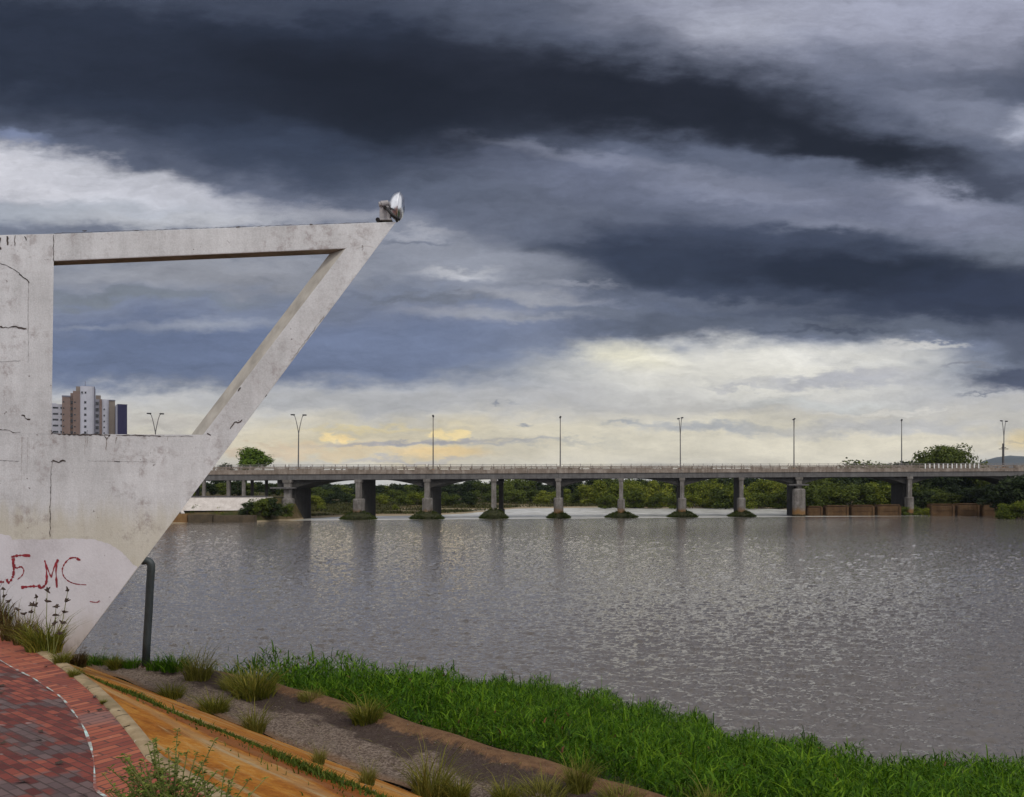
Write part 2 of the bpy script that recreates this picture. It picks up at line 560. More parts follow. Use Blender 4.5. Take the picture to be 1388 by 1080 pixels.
KI_S, KI_W = curve_sw([(0, 860), (39, 880), (78, 906), (124.5, 940), (166, 971), (187, 1015), (193, 1031)], 1.65)
KO_S, KO_W = curve_sw([(5, 858), (65, 885.5), (109, 917), (155.6, 950), (192, 968.5), (218, 1031)], 1.63)
LN_S, LN_W = curve_sw([(34, 913), (50, 925), (96, 961), (114, 984), (127, 1033), (128, 1072)], 1.65)

def ext(S, W, s0, w0, s1, w1):
    return np.concatenate([[s0], S, [s1]]), np.concatenate([[w0], W, [w1]])
KI_S, KI_W = ext(KI_S, KI_W, -40, KI_W[0] + 0.5, 6, KI_W[-1] - 0.5)
KO_S, KO_W = ext(KO_S, KO_W, -40, KO_W[0] + 0.5, 6, KO_W[-1] - 0.5)
def w_ki(s): return float(np.interp(s, KI_S, KI_W))
def w_ko(s): return max(float(np.interp(s, KO_S, KO_W)), w_ki(s) + 0.10)

SH_S = np.array([-60, -40, -28, -23.7, -21.2, -18.4, -13.8, -9.7, -6.7, -5.2, -3.1, 5, 20])
SH_W = np.array([8.2, 8.3, 8.5, 9.2, 11.2, 14.4, 16.8, 16.6, 16.0, 16.2, 18.2, 22, 23])
def w_shore(s): return float(np.interp(s, SH_S, SH_W)) + 0.35 * math.sin(s * 1.7) + 0.2 * math.sin(s * 4.1 + 1)

W_CREASE, H_CREASE, W_TOE, H_TER, W_EDGE = 3.28, 2.0, 5.22, 3.0, 6.78

def w_edge(s): return float(np.interp(s, [-40, -16, -14.9, -13.2, -11.9, -10], [5.32, 5.36, 5.6, 6.3, 6.6, W_EDGE]))

def depth(s, w):
    """ground depth below the eye on the bank"""
    ko = w_ko(s)
    if w <= ko: return 1.65
    if w <= W_CREASE: return 1.68 + (H_CREASE - 1.68) * (w - ko) / max(W_CREASE - ko, 0.05)
    if w <= W_TOE: return H_CREASE + (H_TER - H_CREASE) * (w - W_CREASE) / (W_TOE - W_CREASE)
    we = w_edge(s)
    if w <= we - 0.48: return H_TER
    if w <= we: return H_TER - 0.07 * math.sin(math.pi * (w - we + 0.48) / 0.48) * (1 if we > 6 else 0)
    drop = 0.35 + 1.9 * min(1.0, max(0.0, (-12.2 - s) / 2.2))
    if w <= we + 0.32: return H_TER + drop * (w - we) / 0.32
    ws = max(w_shore(s), we + 0.7)
    h0 = H_TER + drop
    t = (w - we - 0.32) / max(ws - we - 0.32, 0.1)
    if t <= 1: return h0 + (EYE + 0.05 - h0) * t
    return EYE + 0.05 + min(1.0, (w - ws) * 0.3)

def gz(x, y):
    s, w = to_sw(x, y)
    return EYE - depth(s, w)

def hit(px, py):
    """where the sight line through photo position meets the bank"""
    dx, dz = (px - CX) / F, (py - HY) / F
    Y = 2.0
    while Y < 120:
        if dz * Y >= depth(*to_sw(dx * Y, Y)):
            break
        Y += 0.01
    return Vector((dx * Y, Y, gz(dx * Y, Y)))

# ================================================================ SETTING: water and bank
def water_mat(name, calm):
    t = NT(name)
    p = t.pos()
    def slopes(v, scale, detail, kx, ky):
        c = t.noise(v, scale, detail, 0.55, color=True)
        a = t.new('ShaderNodeVectorMath', operation='SUBTRACT')
        t.put(a.inputs[0], c); a.inputs[1].default_value = (0.5, 0.5, 0.5)
        b = t.new('ShaderNodeVectorMath', operation='MULTIPLY')
        t.put(b.inputs[0], a.outputs[0]); b.inputs[1].default_value = (kx, ky, 0)
        return b.outputs[0]
    def add(a, b):
        n = t.new('ShaderNodeVectorMath', operation='ADD')
        for i, v in enumerate((a, b)): t.put(n.inputs[i], v)
        return n.outputs[0]
    if calm:
        s = slopes(t.mapping(p, (0.6, 0.3, 1)), 1.0, 2, 0.35, 0.6)
        fo = t.noise(t.mapping(p, (0.12, 0.5, 1)), 1.0, 5, 0.6)
        col, rough = t.ramp(fo, [(0.35, (0.34, 0.33, 0.30)), (0.6, (0.62, 0.61, 0.57))]), 0.25
    else:
        s = slopes(t.mapping(p, (0.8, 1.15, 1), (0, 0, 0.10)), 6.5, 3, 0.55, 0.85)     # only the finest ripple; the waves are modelled
        col, rough = (0.135, 0.120, 0.108), 0.06
    nz = t.new('ShaderNodeVectorMath', operation='NORMALIZE')
    t.put(nz.inputs[0], add(s, (0.0, 0.0, 1.0)))
    m = t.fin(col, rough, nz.outputs[0], 0.5)
    t.bsdf.inputs['IOR'].default_value = 1.33
    return m

def sheet(name, pts_grid, mat, smooth=True, kind='structure'):
    """pts_grid: rows of points"""
    g = np.array(pts_grid, dtype=float)
    a, b = g.shape[:2]
    idx = np.arange(a * b).reshape(a, b)
    q = np.stack([idx[:-1, :-1], idx[1:, :-1], idx[1:, 1:], idx[:-1, 1:]], -1).reshape(-1, 4)
    me = fast_mesh(name, g.reshape(-1, 3), q, smooth=smooth)
    o = bpy.data.objects.new(name, me)
    me.materials.append(mat)
    link(o)
    if me.polygons and me.polygons[len(me.polygons) // 2].normal.z < 0:
        me.flip_normals()
    return tag(o, kind=kind)

# ---- bridge frame (also bounds the river)
BR_A = Vector((math.cos(R(10.5)), math.sin(R(10.5)), 0))      # along the bridge
BR_P = Vector((0.135, 0.99, 0)).normalized()                   # across it, along the skewed piers
BR_O = Vector((-39.5, 150.0, 0))
SPAN = 24.9
def bz(s): return 8.45 + 0.0072 * s                            # road level
def br(s, d, z=0.0): return BR_O + BR_A * s + BR_P * d + Vector((0, 0, z))

def build_water():
    A, B = br(-300, -7.5), br(300, -7.5)
    # one sheet of real waves: finest where it is seen largest, plain far out to the sides
    us = np.concatenate([np.linspace(-6000, -900, 40), np.arange(-880, 921, 1.45), np.linspace(960, 6000, 40)])
    d = B - A
    # distance at which each bearing meets the weir line under the bridge
    ymax = (A.y - d.y / d.x * A.x) / (1 - d.y / d.x * us / F)
    ymax = np.clip(ymax, 60, 400)
    nv = 520
    f = np.linspace(0, 1, nv)
    inv = 1 / 16.0 + (1 / ymax[None, :] - 1 / 16.0) * f[:, None]
    Y = 1 / inv
    Y = np.concatenate([np.full((1, len(us)), 2.0), np.full((1, len(us)), 8.0), Y])
    X = us[None, :] * Y / F
    g = np.random.default_rng(3)
    Z = np.zeros_like(X)
    gust = 0.85 + 0.30 * np.sin(X * 0.035 + 0.02 * Y + 1.0) * np.sin(Y * 0.07 - X * 0.012) + 0.15 * np.sin(X * 0.11 - Y * 0.05)
    NW = 72
    for k in range(NW):
        lam = 0.15 * (1.25 / 0.15) ** (k / (NW - 1))
        th = g.normal(0.15, 0.42)
        kx, ky = 2 * np.pi / lam * math.sin(th), 2 * np.pi / lam * math.cos(th)
        slope = (0.22 if lam < 0.7 else 0.13) * 1.414 / math.sqrt(NW) * g.uniform(0.6, 1.4)
        ph = kx * X + ky * Y + g.uniform(0, 6.28)
        w_ = np.sin(ph + 0.25 * np.sin(ph))
        Z += slope * lam / (2 * np.pi) * w_
    Z *= gust
    Z *= np.clip((ymax[None, :] - Y) / 3.0, 0, 1)        # dies out at the weir
    Z[:2] = 0
    V = np.stack([X, Y, Z], -1)
    a, b = X.shape
    idx = np.arange(a * b).reshape(a, b)
    q = np.stack([idx[:-1, :-1], idx[:-1, 1:], idx[1:, 1:], idx[1:, :-1]], -1).reshape(-1, 4)
    me = fast_mesh('river_water', V.reshape(-1, 3), q, smooth=True)
    me.materials.append(water_mat('rippled_water', False))
    tag(link(bpy.data.objects.new('river_water', me)), kind='structure')
    C, D = br(300, 160), br(-300, 160)
    me = fast_mesh('calm_water', [tuple(A), tuple(B), tuple(C), tuple(D)], [(0, 1, 2, 3)])
    me.materials.append(water_mat('calm_water', True))
    tag(link(bpy.data.objects.new('calm_water', me)), kind='structure')
build_water()

def path_mat():
    t = NT('paving')
    p = t.pos()
    mp = t.mapping(p, (1, 1, 1), (0, 0, R(38)))
    br_ = t.new('ShaderNodeTexBrick')
    t.put(br_.inputs['Vector'], mp)
    br_.inputs['Scale'].default_value = 1.0
    br_.inputs['Brick Width'].default_value = 0.125
    br_.inputs['Row Height'].default_value = 0.0575
    br_.inputs['Mortar Size'].default_value = 0.0045
    br_.inputs['Mortar Smooth'].default_value = 0.3
    br_.inputs['Color1'].default_value = (0, 0, 0, 1); br_.inputs['Color2'].default_value = (1, 1, 1, 1)
    br_.inputs['Mortar'].default_value = (0.5, 0.5, 0.5, 1)
    rnd = t.sep(br_.outputs['Color'])[0]
    x, y, _ = t.sep(p)
    zz = t.math('PINGPONG', t.math('MULTIPLY', x, 1.0), 0.42)
    band = t.math('SINE', t.math('MULTIPLY', t.math('ADD', t.math('ADD', y, t.math('MULTIPLY', x, 0.35)), t.math('MULTIPLY', zz, 0.8)), 9.0))
    band = t.math('ADD', band, t.math('MULTIPLY', t.math('SUBTRACT', t.noise(p, 2.2, 3), 0.5), 2.2))
    band = t.math('ADD', band, t.math('MULTIPLY', t.math('SUBTRACT', rnd, 0.5), 1.7))
    grey = t.step(band, 0.15, 0.85)
    red = t.ramp(t.math('ADD', t.math('MULTIPLY', rnd, 0.6), t.math('MULTIPLY', t.noise(p, 5, 5, 0.7), 0.4)),
                 [(0.2, (0.075, 0.015, 0.013)), (0.5, (0.160, 0.034, 0.024)), (0.85, (0.27, 0.068, 0.038))])
    gry = t.ramp(rnd, [(0.1, (0.040, 0.034, 0.037)), (0.9, (0.092, 0.076, 0.078))])
    c = t.mix(red, gry, t.math('MULTIPLY', grey, 0.85))
    c = t.mix(c, (0.05, 0.032, 0.026), t.math('MULTIPLY', br_.outputs['Fac'], 0.8))
    dirt = t.noise(p, 1.1, 5, 0.65)
    c = t.mix(c, (0.11, 0.075, 0.05), t.step(dirt, 0.55, 0.8, 0, 0.45))
    fl = t.noise(t.mapping(p, (3, 14, 1), (0, 0, 0.3)), 1.6, 3, 0.6)
    c = t.mix(c, (0.6, 0.58, 0.55), t.step(fl, 0.70, 0.735, 0, 0.7))
    h = t.math('SUBTRACT', t.math('MULTIPLY', rnd, 0.25), br_.outputs['Fac'])
    return t.fin(c, 0.78, t.bump(h, 1.0, 0.012), 0.35)

def border_mat():
    t = NT('border_paving')
    p = t.pos()
    s = t.dot(p, tuple(ES)); w = t.dot(p, tuple(EW))
    cb = t.new('ShaderNodeCombineXYZ')
    t.put(cb.inputs[0], w); t.put(cb.inputs[1], s)
    br_ = t.new('ShaderNodeTexBrick')
    t.put(br_.inputs['Vector'], t.mapping(cb.outputs[0], (1, 1, 1), (0, 0, R(8))))
    br_.inputs['Scale'].default_value = 1.0
    br_.inputs['Brick Width'].default_value = 0.30; br_.inputs['Row Height'].default_value = 0.07
    br_.inputs['Mortar Size'].default_value = 0.006
    br_.inputs['Color1'].default_value = (0, 0, 0, 1); br_.inputs['Color2'].default_value = (1, 1, 1, 1)
    rnd = t.sep(br_.outputs['Color'])[0]
    v = t.math('ADD', t.math('MULTIPLY', rnd, 0.45), t.math('MULTIPLY', t.noise(p, 3.5, 5, 0.7), 0.55))
    c = t.ramp(v, [(0.25, (0.14, 0.032, 0.024)), (0.5, (0.25, 0.062, 0.034)), (0.8, (0.34, 0.105, 0.055))])
    c = t.mix(c, (0.13, 0.1, 0.1), t.step(t.noise(p, 0.9, 3), 0.56, 0.66, 0, 0.6))
    c = t.mix(c, (0.05, 0.035, 0.028), t.math('MULTIPLY', br_.outputs['Fac'], 0.75))
    fl = t.noise(t.mapping(p, (3, 14, 1), (0, 0, 0.3)), 1.7, 3, 0.6)
    c = t.mix(c, (0.62, 0.6, 0.58), t.step(fl, 0.705, 0.74, 0, 0.6))
    return t.fin(c, 0.75, t.bump(t.math('SUBTRACT', t.math('MULTIPLY', rnd, 0.3), br_.outputs['Fac']), 0.5, 0.008), 0.35)

def kerb_mat():
    t = NT('kerb_concrete')
    p = t.pos()
    n = t.noise(p, 7, 6, 0.65)
    c = t.ramp(n, [(0.25, (0.15, 0.105, 0.055)), (0.5, (0.27, 0.20, 0.115)), (0.75, (0.36, 0.285, 0.18))])
    c = t.mix(c, (0.12, 0.1, 0.05), t.step(t.noise(p, 2.2, 4), 0.56, 0.72, 0, 0.6))
    j = t.math('PINGPONG', t.dot(p, tuple(ES)), 0.5)
    c = t.mix(c, (0.06, 0.05, 0.03), t.step(j, 0.006, 0.012, 0.8, 0))
    fl = t.noise(t.mapping(p, (6, 26, 1), (0, 0, 0.3)), 1.2, 2, 0.6)
    c = t.mix(c, (0.75, 0.74, 0.7), t.step(fl, 0.72, 0.75, 0, 0.8))
    return t.fin(c, 0.85, t.bump(n, 0.4, 0.01), 0.25)

def slab_mat():
    t = NT('ochre_concrete')
    p = t.pos()
    s = t.dot(p, tuple(ES)); w = t.dot(p, tuple(EW))
    cb = t.new('ShaderNodeCombineXYZ')
    t.put(cb.inputs[0], s); t.put(cb.inputs[1], w)
    q = cb.outputs[0]
    streak = t.noise(t.mapping(q, (0.8, 2.4, 1), (0, 0, 0.12)), 1.7, 8, 0.72, dist=0.4)
    blotch = t.noise(q, 0.8, 4, 0.6)
    fine = t.noise(p, 16, 6, 0.75)
    v = t.math('ADD', t.math('ADD', t.math('MULTIPLY', streak, 0.45), t.math('MULTIPLY', blotch, 0.30)), t.math('MULTIPLY', fine, 0.25))
    c = t.ramp(v, [(0.36, (0.14, 0.046, 0.008)), (0.46, (0.33, 0.115, 0.014)), (0.53, (0.44, 0.19, 0.03)), (0.62, (0.50, 0.29, 0.095))])
    # pale worn cement and rain-washed clay
    c = t.mix(c, (0.38, 0.28, 0.14), t.step(t.noise(t.mapping(q, (0.35, 2.6, 1)), 1.4, 5, 0.7), 0.52, 0.62, 0, 0.75))
    wob = t.math('ADD', w, t.math('MULTIPLY', t.math('SUBTRACT', t.noise(t.mapping(q, (0.9, 2, 1)), 1.3, 5, 0.65), 0.5), 0.28))
    c = t.mix(c, (0.20, 0.052, 0.010), t.math('MULTIPLY', t.step(wob, 3.02, 3.06), t.step(wob, 3.24, 3.30, 0.8, 0)))
    c = t.mix(c, (0.40, 0.26, 0.12), t.math('MULTIPLY', t.step(wob, 2.76, 2.86), t.step(wob, 2.94, 3.03, 0.45, 0)))
    for w0, amp, hw in ((2.86, 0.25, 0.02), (4.35, 0.3, 0.03)):
        e = t.math('ABSOLUTE', t.math('SUBTRACT', t.math('ADD', w, t.math('MULTIPLY', t.math('SUBTRACT', t.noise(t.mapping(q, (0.5, 1, 1)), 1.1, 4, 0.6), 0.5), amp)), w0))
        c = t.mix(c, (0.40, 0.30, 0.17), t.math('MULTIPLY', t.step(e, hw * 0.4, hw * 1.8, 0.75, 0), t.step(blotch, 0.40, 0.52)))
    ck = t.noise(t.mapping(q, (0.9, 7, 1), (0, 0, 0.1)), 1.5, 5, 0.7)
    c = t.mix(c, (0.07, 0.04, 0.015), t.step(ck, 0.61, 0.67, 0, 0.85))
    return t.fin(c, 0.85, t.bump(t.math('ADD', fine, t.math('MULTIPLY', t.noise(p, 5, 6, 0.7), 2.5)), 0.9, 0.03), 0.15)

def gravel_mat():
    t = NT('gravel')
    p = t.pos()
    w = t.dot(p, tuple(EW)); s = t.dot(p, tuple(ES))
    vo = t.new('ShaderNodeTexVoronoi')
    t.put(vo.inputs['Vector'], p); vo.inputs['Scale'].default_value = 48
    r = t.sep(vo.outputs['Color'])[0]
    n = t.noise(p, 9, 5, 0.7)
    v = t.math('ADD', t.math('MULTIPLY', r, 0.55), t.math('MULTIPLY', n, 0.45))
    c = t.ramp(v, [(0.2, (0.062, 0.043, 0.032)), (0.5, (0.135, 0.100, 0.077)), (0.8, (0.230, 0.183, 0.146))])
    # reed shadow painted dark along the outer edge, reaching in as tongues
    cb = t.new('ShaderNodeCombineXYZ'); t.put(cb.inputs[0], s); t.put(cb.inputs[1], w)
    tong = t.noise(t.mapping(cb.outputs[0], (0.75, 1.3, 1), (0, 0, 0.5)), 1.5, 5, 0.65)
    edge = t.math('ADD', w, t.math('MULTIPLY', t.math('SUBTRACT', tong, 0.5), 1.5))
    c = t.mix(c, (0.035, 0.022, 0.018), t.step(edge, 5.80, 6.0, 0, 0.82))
    # brown clay rim
    rim = t.math('ADD', w, t.math('MULTIPLY', t.math('SUBTRACT', n, 0.5), 0.3))
    c = t.mix(c, t.ramp(n, [(0.3, (0.09, 0.045, 0.022)), (0.7, (0.19, 0.108, 0.055))]), t.step(rim, 6.34, 6.44))
    c = t.mix(c, (0.16, 0.08, 0.03), t.step(w, 5.22, 5.42, 0.6, 0))
    return t.fin(c, 0.92, t.bump(t.math('ADD', vo.outputs['Distance'], n), 0.7, 0.02), 0.2)

def build_bank():
    S = np.arange(-60, 8.01, 0.1)
    # path
    rows = []
    for s in S:
        wl = float(np.interp(s, LN_S, LN_W)) if s < LN_S[-1] else LN_W[-1]
        if s < LN_S[0]: wl = LN_W[0] + (LN_S[0] - s) * 0.04
        wl = min(wl, w_ki(s) - 0.12)
        rows.append([(*from_sw(s, wq), EYE - 1.65) for wq in (-14, -6, wl)])
    sheet('path', rows, path_mat())
    rows, lrows = [], []
    for s in S:
        wl = float(np.interp(s, LN_S, LN_W)) if s < LN_S[-1] else LN_W[-1]
        if s < LN_S[0]: wl = LN_W[0] + (LN_S[0] - s) * 0.04
        wl = min(wl, w_ki(s) - 0.12)
        rows.append([(*from_sw(s, wl), EYE - 1.65), (*from_sw(s, w_ki(s)), EYE - 1.65)])
        if -10 < s < 3: lrows.append([(*from_sw(s, wl - 0.006 + 0.004 * math.sin(s * 7)), EYE - 1.646), (*from_sw(s, wl + 0.007 + 0.005 * math.sin(s * 5.3)), EYE - 1.646)])
    sheet('path_border', rows, border_mat())
    t = NT('worn_white_line')
    n = t.noise(t.pos(), 4.5, 5, 0.7)
    c = t.mix((0.42, 0.58, 0.55), (0.20, 0.06, 0.045), t.step(n, 0.38, 0.58))
    sheet('path_line', lrows, t.fin(c, 0.8))
    # kerb
    rows = []
    for s in S:
        a, b = w_ki(s), w_ko(s)
        rows.append([(*from_sw(s, a), EYE - 1.66), (*from_sw(s, a + 0.006), EYE - 1.640), (*from_sw(s, (a + b) / 2), EYE - 1.636),
                     (*from_sw(s, b - 0.01), EYE - 1.640), (*from_sw(s, b), EYE - 1.66), (*from_sw(s, b), EYE - 1.75)])
    sheet('kerb', rows, kerb_mat(), smooth=False)
    # revetment in two panels
    m = slab_mat()
    rows = []
    for s in S:
        b = w_ko(s) - 0.004
        rows.append([(*from_sw(s, b + (W_CREASE - b) * k / 6), EYE - 1.69 - (H_CREASE - 1.69) * k / 6 + 0.006 * math.sin(3 * s + k)) for k in range(7)])
    sheet('embankment_upper', rows, m)
    rows = []
    for s in S:
        rows.append([(*from_sw(s, W_CREASE + (W_TOE - W_CREASE) * k / 8), EYE - H_CREASE - (H_TER - H_CREASE) * k / 8
                      + 0.012 * math.sin(2.1 * s + k * 1.3) * math.sin(math.pi * k / 8)) for k in range(9)])
    sheet('embankment_lower', rows, m)
    # gravel terrace with its raised clay rim
    rows = []
    for s in np.arange(-60, 8.01, 0.12):
        r = []
        for k in range(15):
            w = W_TOE - 0.02 + (w_edge(s) + 0.02 - W_TOE) * k / 14
            z = EYE - depth(s, w) + 0.025 * math.sin(s * 3.3 + k) * math.sin(s * 1.3 - k * 0.7)
            r.append((*from_sw(s, w), z + 0.004))
        rows.append(r)
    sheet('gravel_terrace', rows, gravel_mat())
    # soil under the reeds down into the river
    t = NT('reed_soil')
    n = t.noise(t.pos(), 3, 5, 0.65)
    mt = t.fin(t.ramp(n, [(0.3, (0.012, 0.02, 0.006)), (0.7, (0.035, 0.05, 0.014))]), 0.95)
    rows = []
    for s in np.arange(-60, 10.01, 0.5):
        ws = w_shore(s)
        we = w_edge(s); ws = max(ws, we + 0.7)
        ks = [we, we + 0.16, we + 0.32] + [we + 0.32 + (ws - we - 0.32) * k / 8 for k in range(1, 9)] + [ws + 1.5, ws + 5]
        rows.append([(*from_sw(s, w), EYE - depth(s, w)) for w in ks])
    sheet('river_bank', rows, mt)
build_bank()

# ---- clay-joint moss between the two revetment panels (stuff) and reeds
def blades(base, height, lean, width, bend=0.5, levels=4, seed=0, curl=None):
    """vectorised grass blades: base (n,3), height (n,), lean (n,2) horizontal tip offset"""
    n = len(base)
    g = np.random.default_rng(seed)
    ang = g.uniform(0, 2 * np.pi, n)
    side = np.stack([np.cos(ang), np.sin(ang), np.zeros(n)], 1)
    V = []
    for k in range(levels):
        t = k / (levels - 1)
        c = base.copy()
        c[:, :2] += lean * (t ** 1.8)[..., None] if isinstance(t, np.ndarray) else lean * (t ** 1.8)
        c[:, 2] += height * (t - bend * 0.25 * t ** 3)
        wdt = width * (1 - t) ** 0.6 if k < levels - 1 else width * 0.0
        if k < levels - 1:
            V.append(c - side * wdt[:, None] / 2); V.append(c + side * wdt[:, None] / 2)
        else:
            V.append(c)
    per = 2 * (levels - 1) + 1
    verts = np.stack(V, 1).reshape(-1, 3)
    o = np.arange(n) * per
    quads = np.concatenate([np.stack([o + 2 * k, o + 2 * k + 1, o + 2 * k + 3, o + 2 * k + 2], 1) for k in range(levels - 2)]) if levels > 2 else np.zeros((0, 4), int)
    k = levels - 2
    tris = np.stack([o + 2 * k, o + 2 * k + 1, o + 2 * k + 2], 1)
    return verts, quads, tris

M_REED = leaf_mat('reed_leaf', (0.008, 0.022, 0.002), (0.046, 0.122, 0.004), (0.170, 0.280, 0.014), 0.32, per_obj=False)
M_DRY = leaf_mat('dry_grass', (0.06, 0.06, 0.012), (0.15, 0.15, 0.025), (0.30, 0.26, 0.07), 0.3, per_obj=False)
M_TUFT = leaf_mat('tuft_grass', (0.04, 0.055, 0.007), (0.13, 0.135, 0.016), (0.28, 0.23, 0.045), 0.3, per_obj=False)
M_BROWN = leaf_mat('brown_weed', (0.025, 0.016, 0.006), (0.075, 0.05, 0.015), (0.19, 0.125, 0.035), 0.25, per_obj=False)
M_LEAF = leaf_mat('weed_leaf', (0.03, 0.06, 0.01), (0.09, 0.14, 0.02), (0.24, 0.26, 0.06), 0.35, per_obj=False)
M_RUST = plain('rust_leaf', (0.13, 0.045, 0.025), 0.8, 0.4)
M_SEED = plain('seed_head', (0.045, 0.03, 0.022), 0.9, 0.3)

def scatter_reeds():
    g = np.random.default_rng(11)
    N = 400000
    s = g.uniform(-30, 4, N)
    ws = np.array([w_shore(a) for a in s]) + 0.25
    we = np.array([w_edge(a) for a in s]) + 0.08
    ws = np.maximum(ws, we + 0.8)
    w = we + (ws - we) * g.uniform(0, 1, N)
    keep = g.uniform(0, 1, N) < np.clip((ws - we) / 9.5, 0.05, 1)
    # density clumps
    keep &= g.uniform(0, 1, N) < 0.75 + 0.25 * np.sin(s * 2.3 + np.sin(w * 1.7)) * np.sin(w * 2.9)
    s, w, ws = s[keep], w[keep], ws[keep]
    x, y = 0.738 * s + 0.675 * w, -0.675 * s + 0.738 * w
    ok = (y > 3) & (x / np.maximum(y, 1) > -0.85) & (x / np.maximum(y, 1) < 0.85)
    s, w, ws, x, y = s[ok], w[ok], ws[ok], x[ok], y[ok]
    # thin out what lies below the frame
    d = np.array([depth(a, b) for a, b in zip(s, w)])
    base = np.stack([x, y, EYE - d - 0.03], 1)
    n = len(base)
    clump = 0.5 + 0.5 * np.sin(s * 1.9 + 1.3 * np.sin(w * 1.1)) * np.sin(w * 2.3 + s)
    h = (0.58 + 0.32 * clump + 0.13 * np.sin(s * 5.3 + w * 3.1) + 0.10 * np.sin(s * 2.9 - w * 6.1)) * np.clip(0.45 + (w - we[keep][ok]) * 0.8, 0.45, 1.0)
    # leaves held at all heights of the canopy, most of them near its top
    lvl = g.uniform(0, 1, n) ** 0.55
    leaf = base.copy(); leaf[:, 2] += h * lvl * 0.86
    L = g.uniform(0.09, 0.25, n)
    a = g.uniform(0, 2 * np.pi, n)
    up = g.uniform(0.35, 1.0, n)
    spike = (g.uniform(0, 1, n) < 0.03) & (lvl > 0.6)
    up[spike] = 1.15; L[spike] *= g.uniform(1.3, 2.1, spike.sum())
    ln = np.stack([np.cos(a), np.sin(a)], 1) * (L * np.sqrt(np.clip(1.3 - up ** 2, 0.03, 1)))[:, None]
    v, q, t = blades(leaf, L * up, ln, g.uniform(0.010, 0.029, n), 1.5, 4, 5)
    me = fast_mesh('reeds', v, q, t)
    me.materials.append(M_REED)
    tag(link(bpy.data.objects.new('reeds', me)), 'dense bright green reeds and grass filling the river bank', 'reeds', kind='stuff')
    kk = g.choice(n, 5200, replace=False)
    a = g.uniform(0, 2 * np.pi, 5200)
    patch = np.sin(s[kk] * 0.9 + 2) * np.sin(w[kk] * 0.8 + 1) > 0.1
    kk, a = kk[patch], a[patch]
    hh = h[kk] * g.uniform(0.7, 1.25, len(kk))
    v, q, t = blades(base[kk], hh, np.stack([np.cos(a), np.sin(a)], 1) * (hh * g.uniform(0.1, 0.8, len(kk)))[:, None], g.uniform(0.008, 0.02, len(kk)), 0.9, 4, 12)
    me = fast_mesh('dry_reeds', v, q, t)
    me.materials.append(leaf_mat('dry_reed', (0.05, 0.06, 0.01), (0.14, 0.15, 0.03), (0.30, 0.27, 0.09), 0.3, per_obj=False))
    tag(link(bpy.data.objects.new('dry_reeds', me)), 'pale dry stalks standing in patches among the green reeds', 'dry reeds', kind='stuff')
    # a few dead and reddish leaves standing among them
    pick = g.choice(n, 420, replace=False)
    b2 = base[pick].copy(); b2[:, 2] += h[pick] * 0.75
    a = g.uniform(0, 2 * np.pi, 420)
    v, q, t = blades(b2, g.uniform(0.03, 0.09, 420), np.stack([np.cos(a), np.sin(a)], 1) * 0.06, g.uniform(0.02, 0.04, 420), 0.9, 4, 9)
    me = fast_mesh('dead_reed_leaves', v, q, t)
    me.materials.append(M_RUST)
    tag(link(bpy.data.objects.new('dead_reed_leaves', me)), 'reddish dead leaves scattered among the green reeds', 'dead leaves', kind='stuff')
    # moss and grass growing in the joint between the revetment panels
    N = 15000
    s = g.uniform(-11, 1.5, N); w = W_CREASE + 0.03 + 0.05 * np.sin(s * 2.7) + g.normal(0, 0.085, N) * (0.55 + 0.45 * np.sin(s * 1.9) * np.sin(s * 0.7 + 1))
    w += np.where(g.uniform(0, 1, N) < 0.12, g.normal(0, 0.18, N), 0) + 0.03 * np.sin(s * 3)
    # and along the toe nearer to us
    k = g.uniform(0, 1, N) < 0.22
    w[k] = W_TOE - 0.05 + g.normal(0, 0.07, k.sum()); s[k] = g.uniform(-5.6, 1.0, k.sum())
    x, y = 0.738 * s + 0.675 * w, -0.675 * s + 0.738 * w
    z = np.array([EYE - depth(a, b) for a, b in zip(s, w)])
    h = g.uniform(0.015, 0.065, N) * (0.7 + 0.6 * np.clip(np.sin(s * 2.2), 0, 1))
    a = g.uniform(0, 2 * np.pi, N)
    v, q, t = blades(np.stack([x, y, z - 0.005], 1), h, np.stack([np.cos(a), np.sin(a)], 1) * (h * 0.6)[:, None], g.uniform(0.008, 0.016, N), 0.8, 3, 6)
    me = fast_mesh('joint_grass', v, q, t)
    me.materials.append(leaf_mat('joint_moss', (0.022, 0.034, 0.004), (0.055, 0.085, 0.008), (0.12, 0.14, 0.018), 0.25, per_obj=False))
    tag(link(bpy.data.objects.new('joint_grass', me)), 'low green grass growing in the joints of the orange embankment', 'grass', kind='stuff')
scatter_reeds()

def tuft_mesh(n, r, h, mat, seed, droop=0.7, width=(0.006, 0.013), stalks=0.05):
    g = np.random.default_rng(seed)
    rad = r * np.sqrt(g.uniform(0, 1, n)); a = g.uniform(0, 2 * np.pi, n)
    base = np.stack([rad * np.cos(a), rad * np.sin(a), np.full(n, -0.03)], 1)
    hh = h * g.uniform(0.45, 1.0, n) * (1 - 0.35 * (rad / r) ** 2)
    tall = g.uniform(0, 1, n) < stalks
    hh[tall] *= g.uniform(1.3, 1.8, tall.sum())
    b = a + g.normal(0, 0.7, n)
    ln = np.stack([np.cos(b), np.sin(b)], 1) * (hh * droop * g.uniform(0.15, 1.0, n))[:, None]
    v, q, t = blades(base, hh, ln, g.uniform(*width, n), 0.9, 4, seed)
    me = fast_mesh('grass_tuft', v, q, t)
    me.materials.append(mat)
    return me

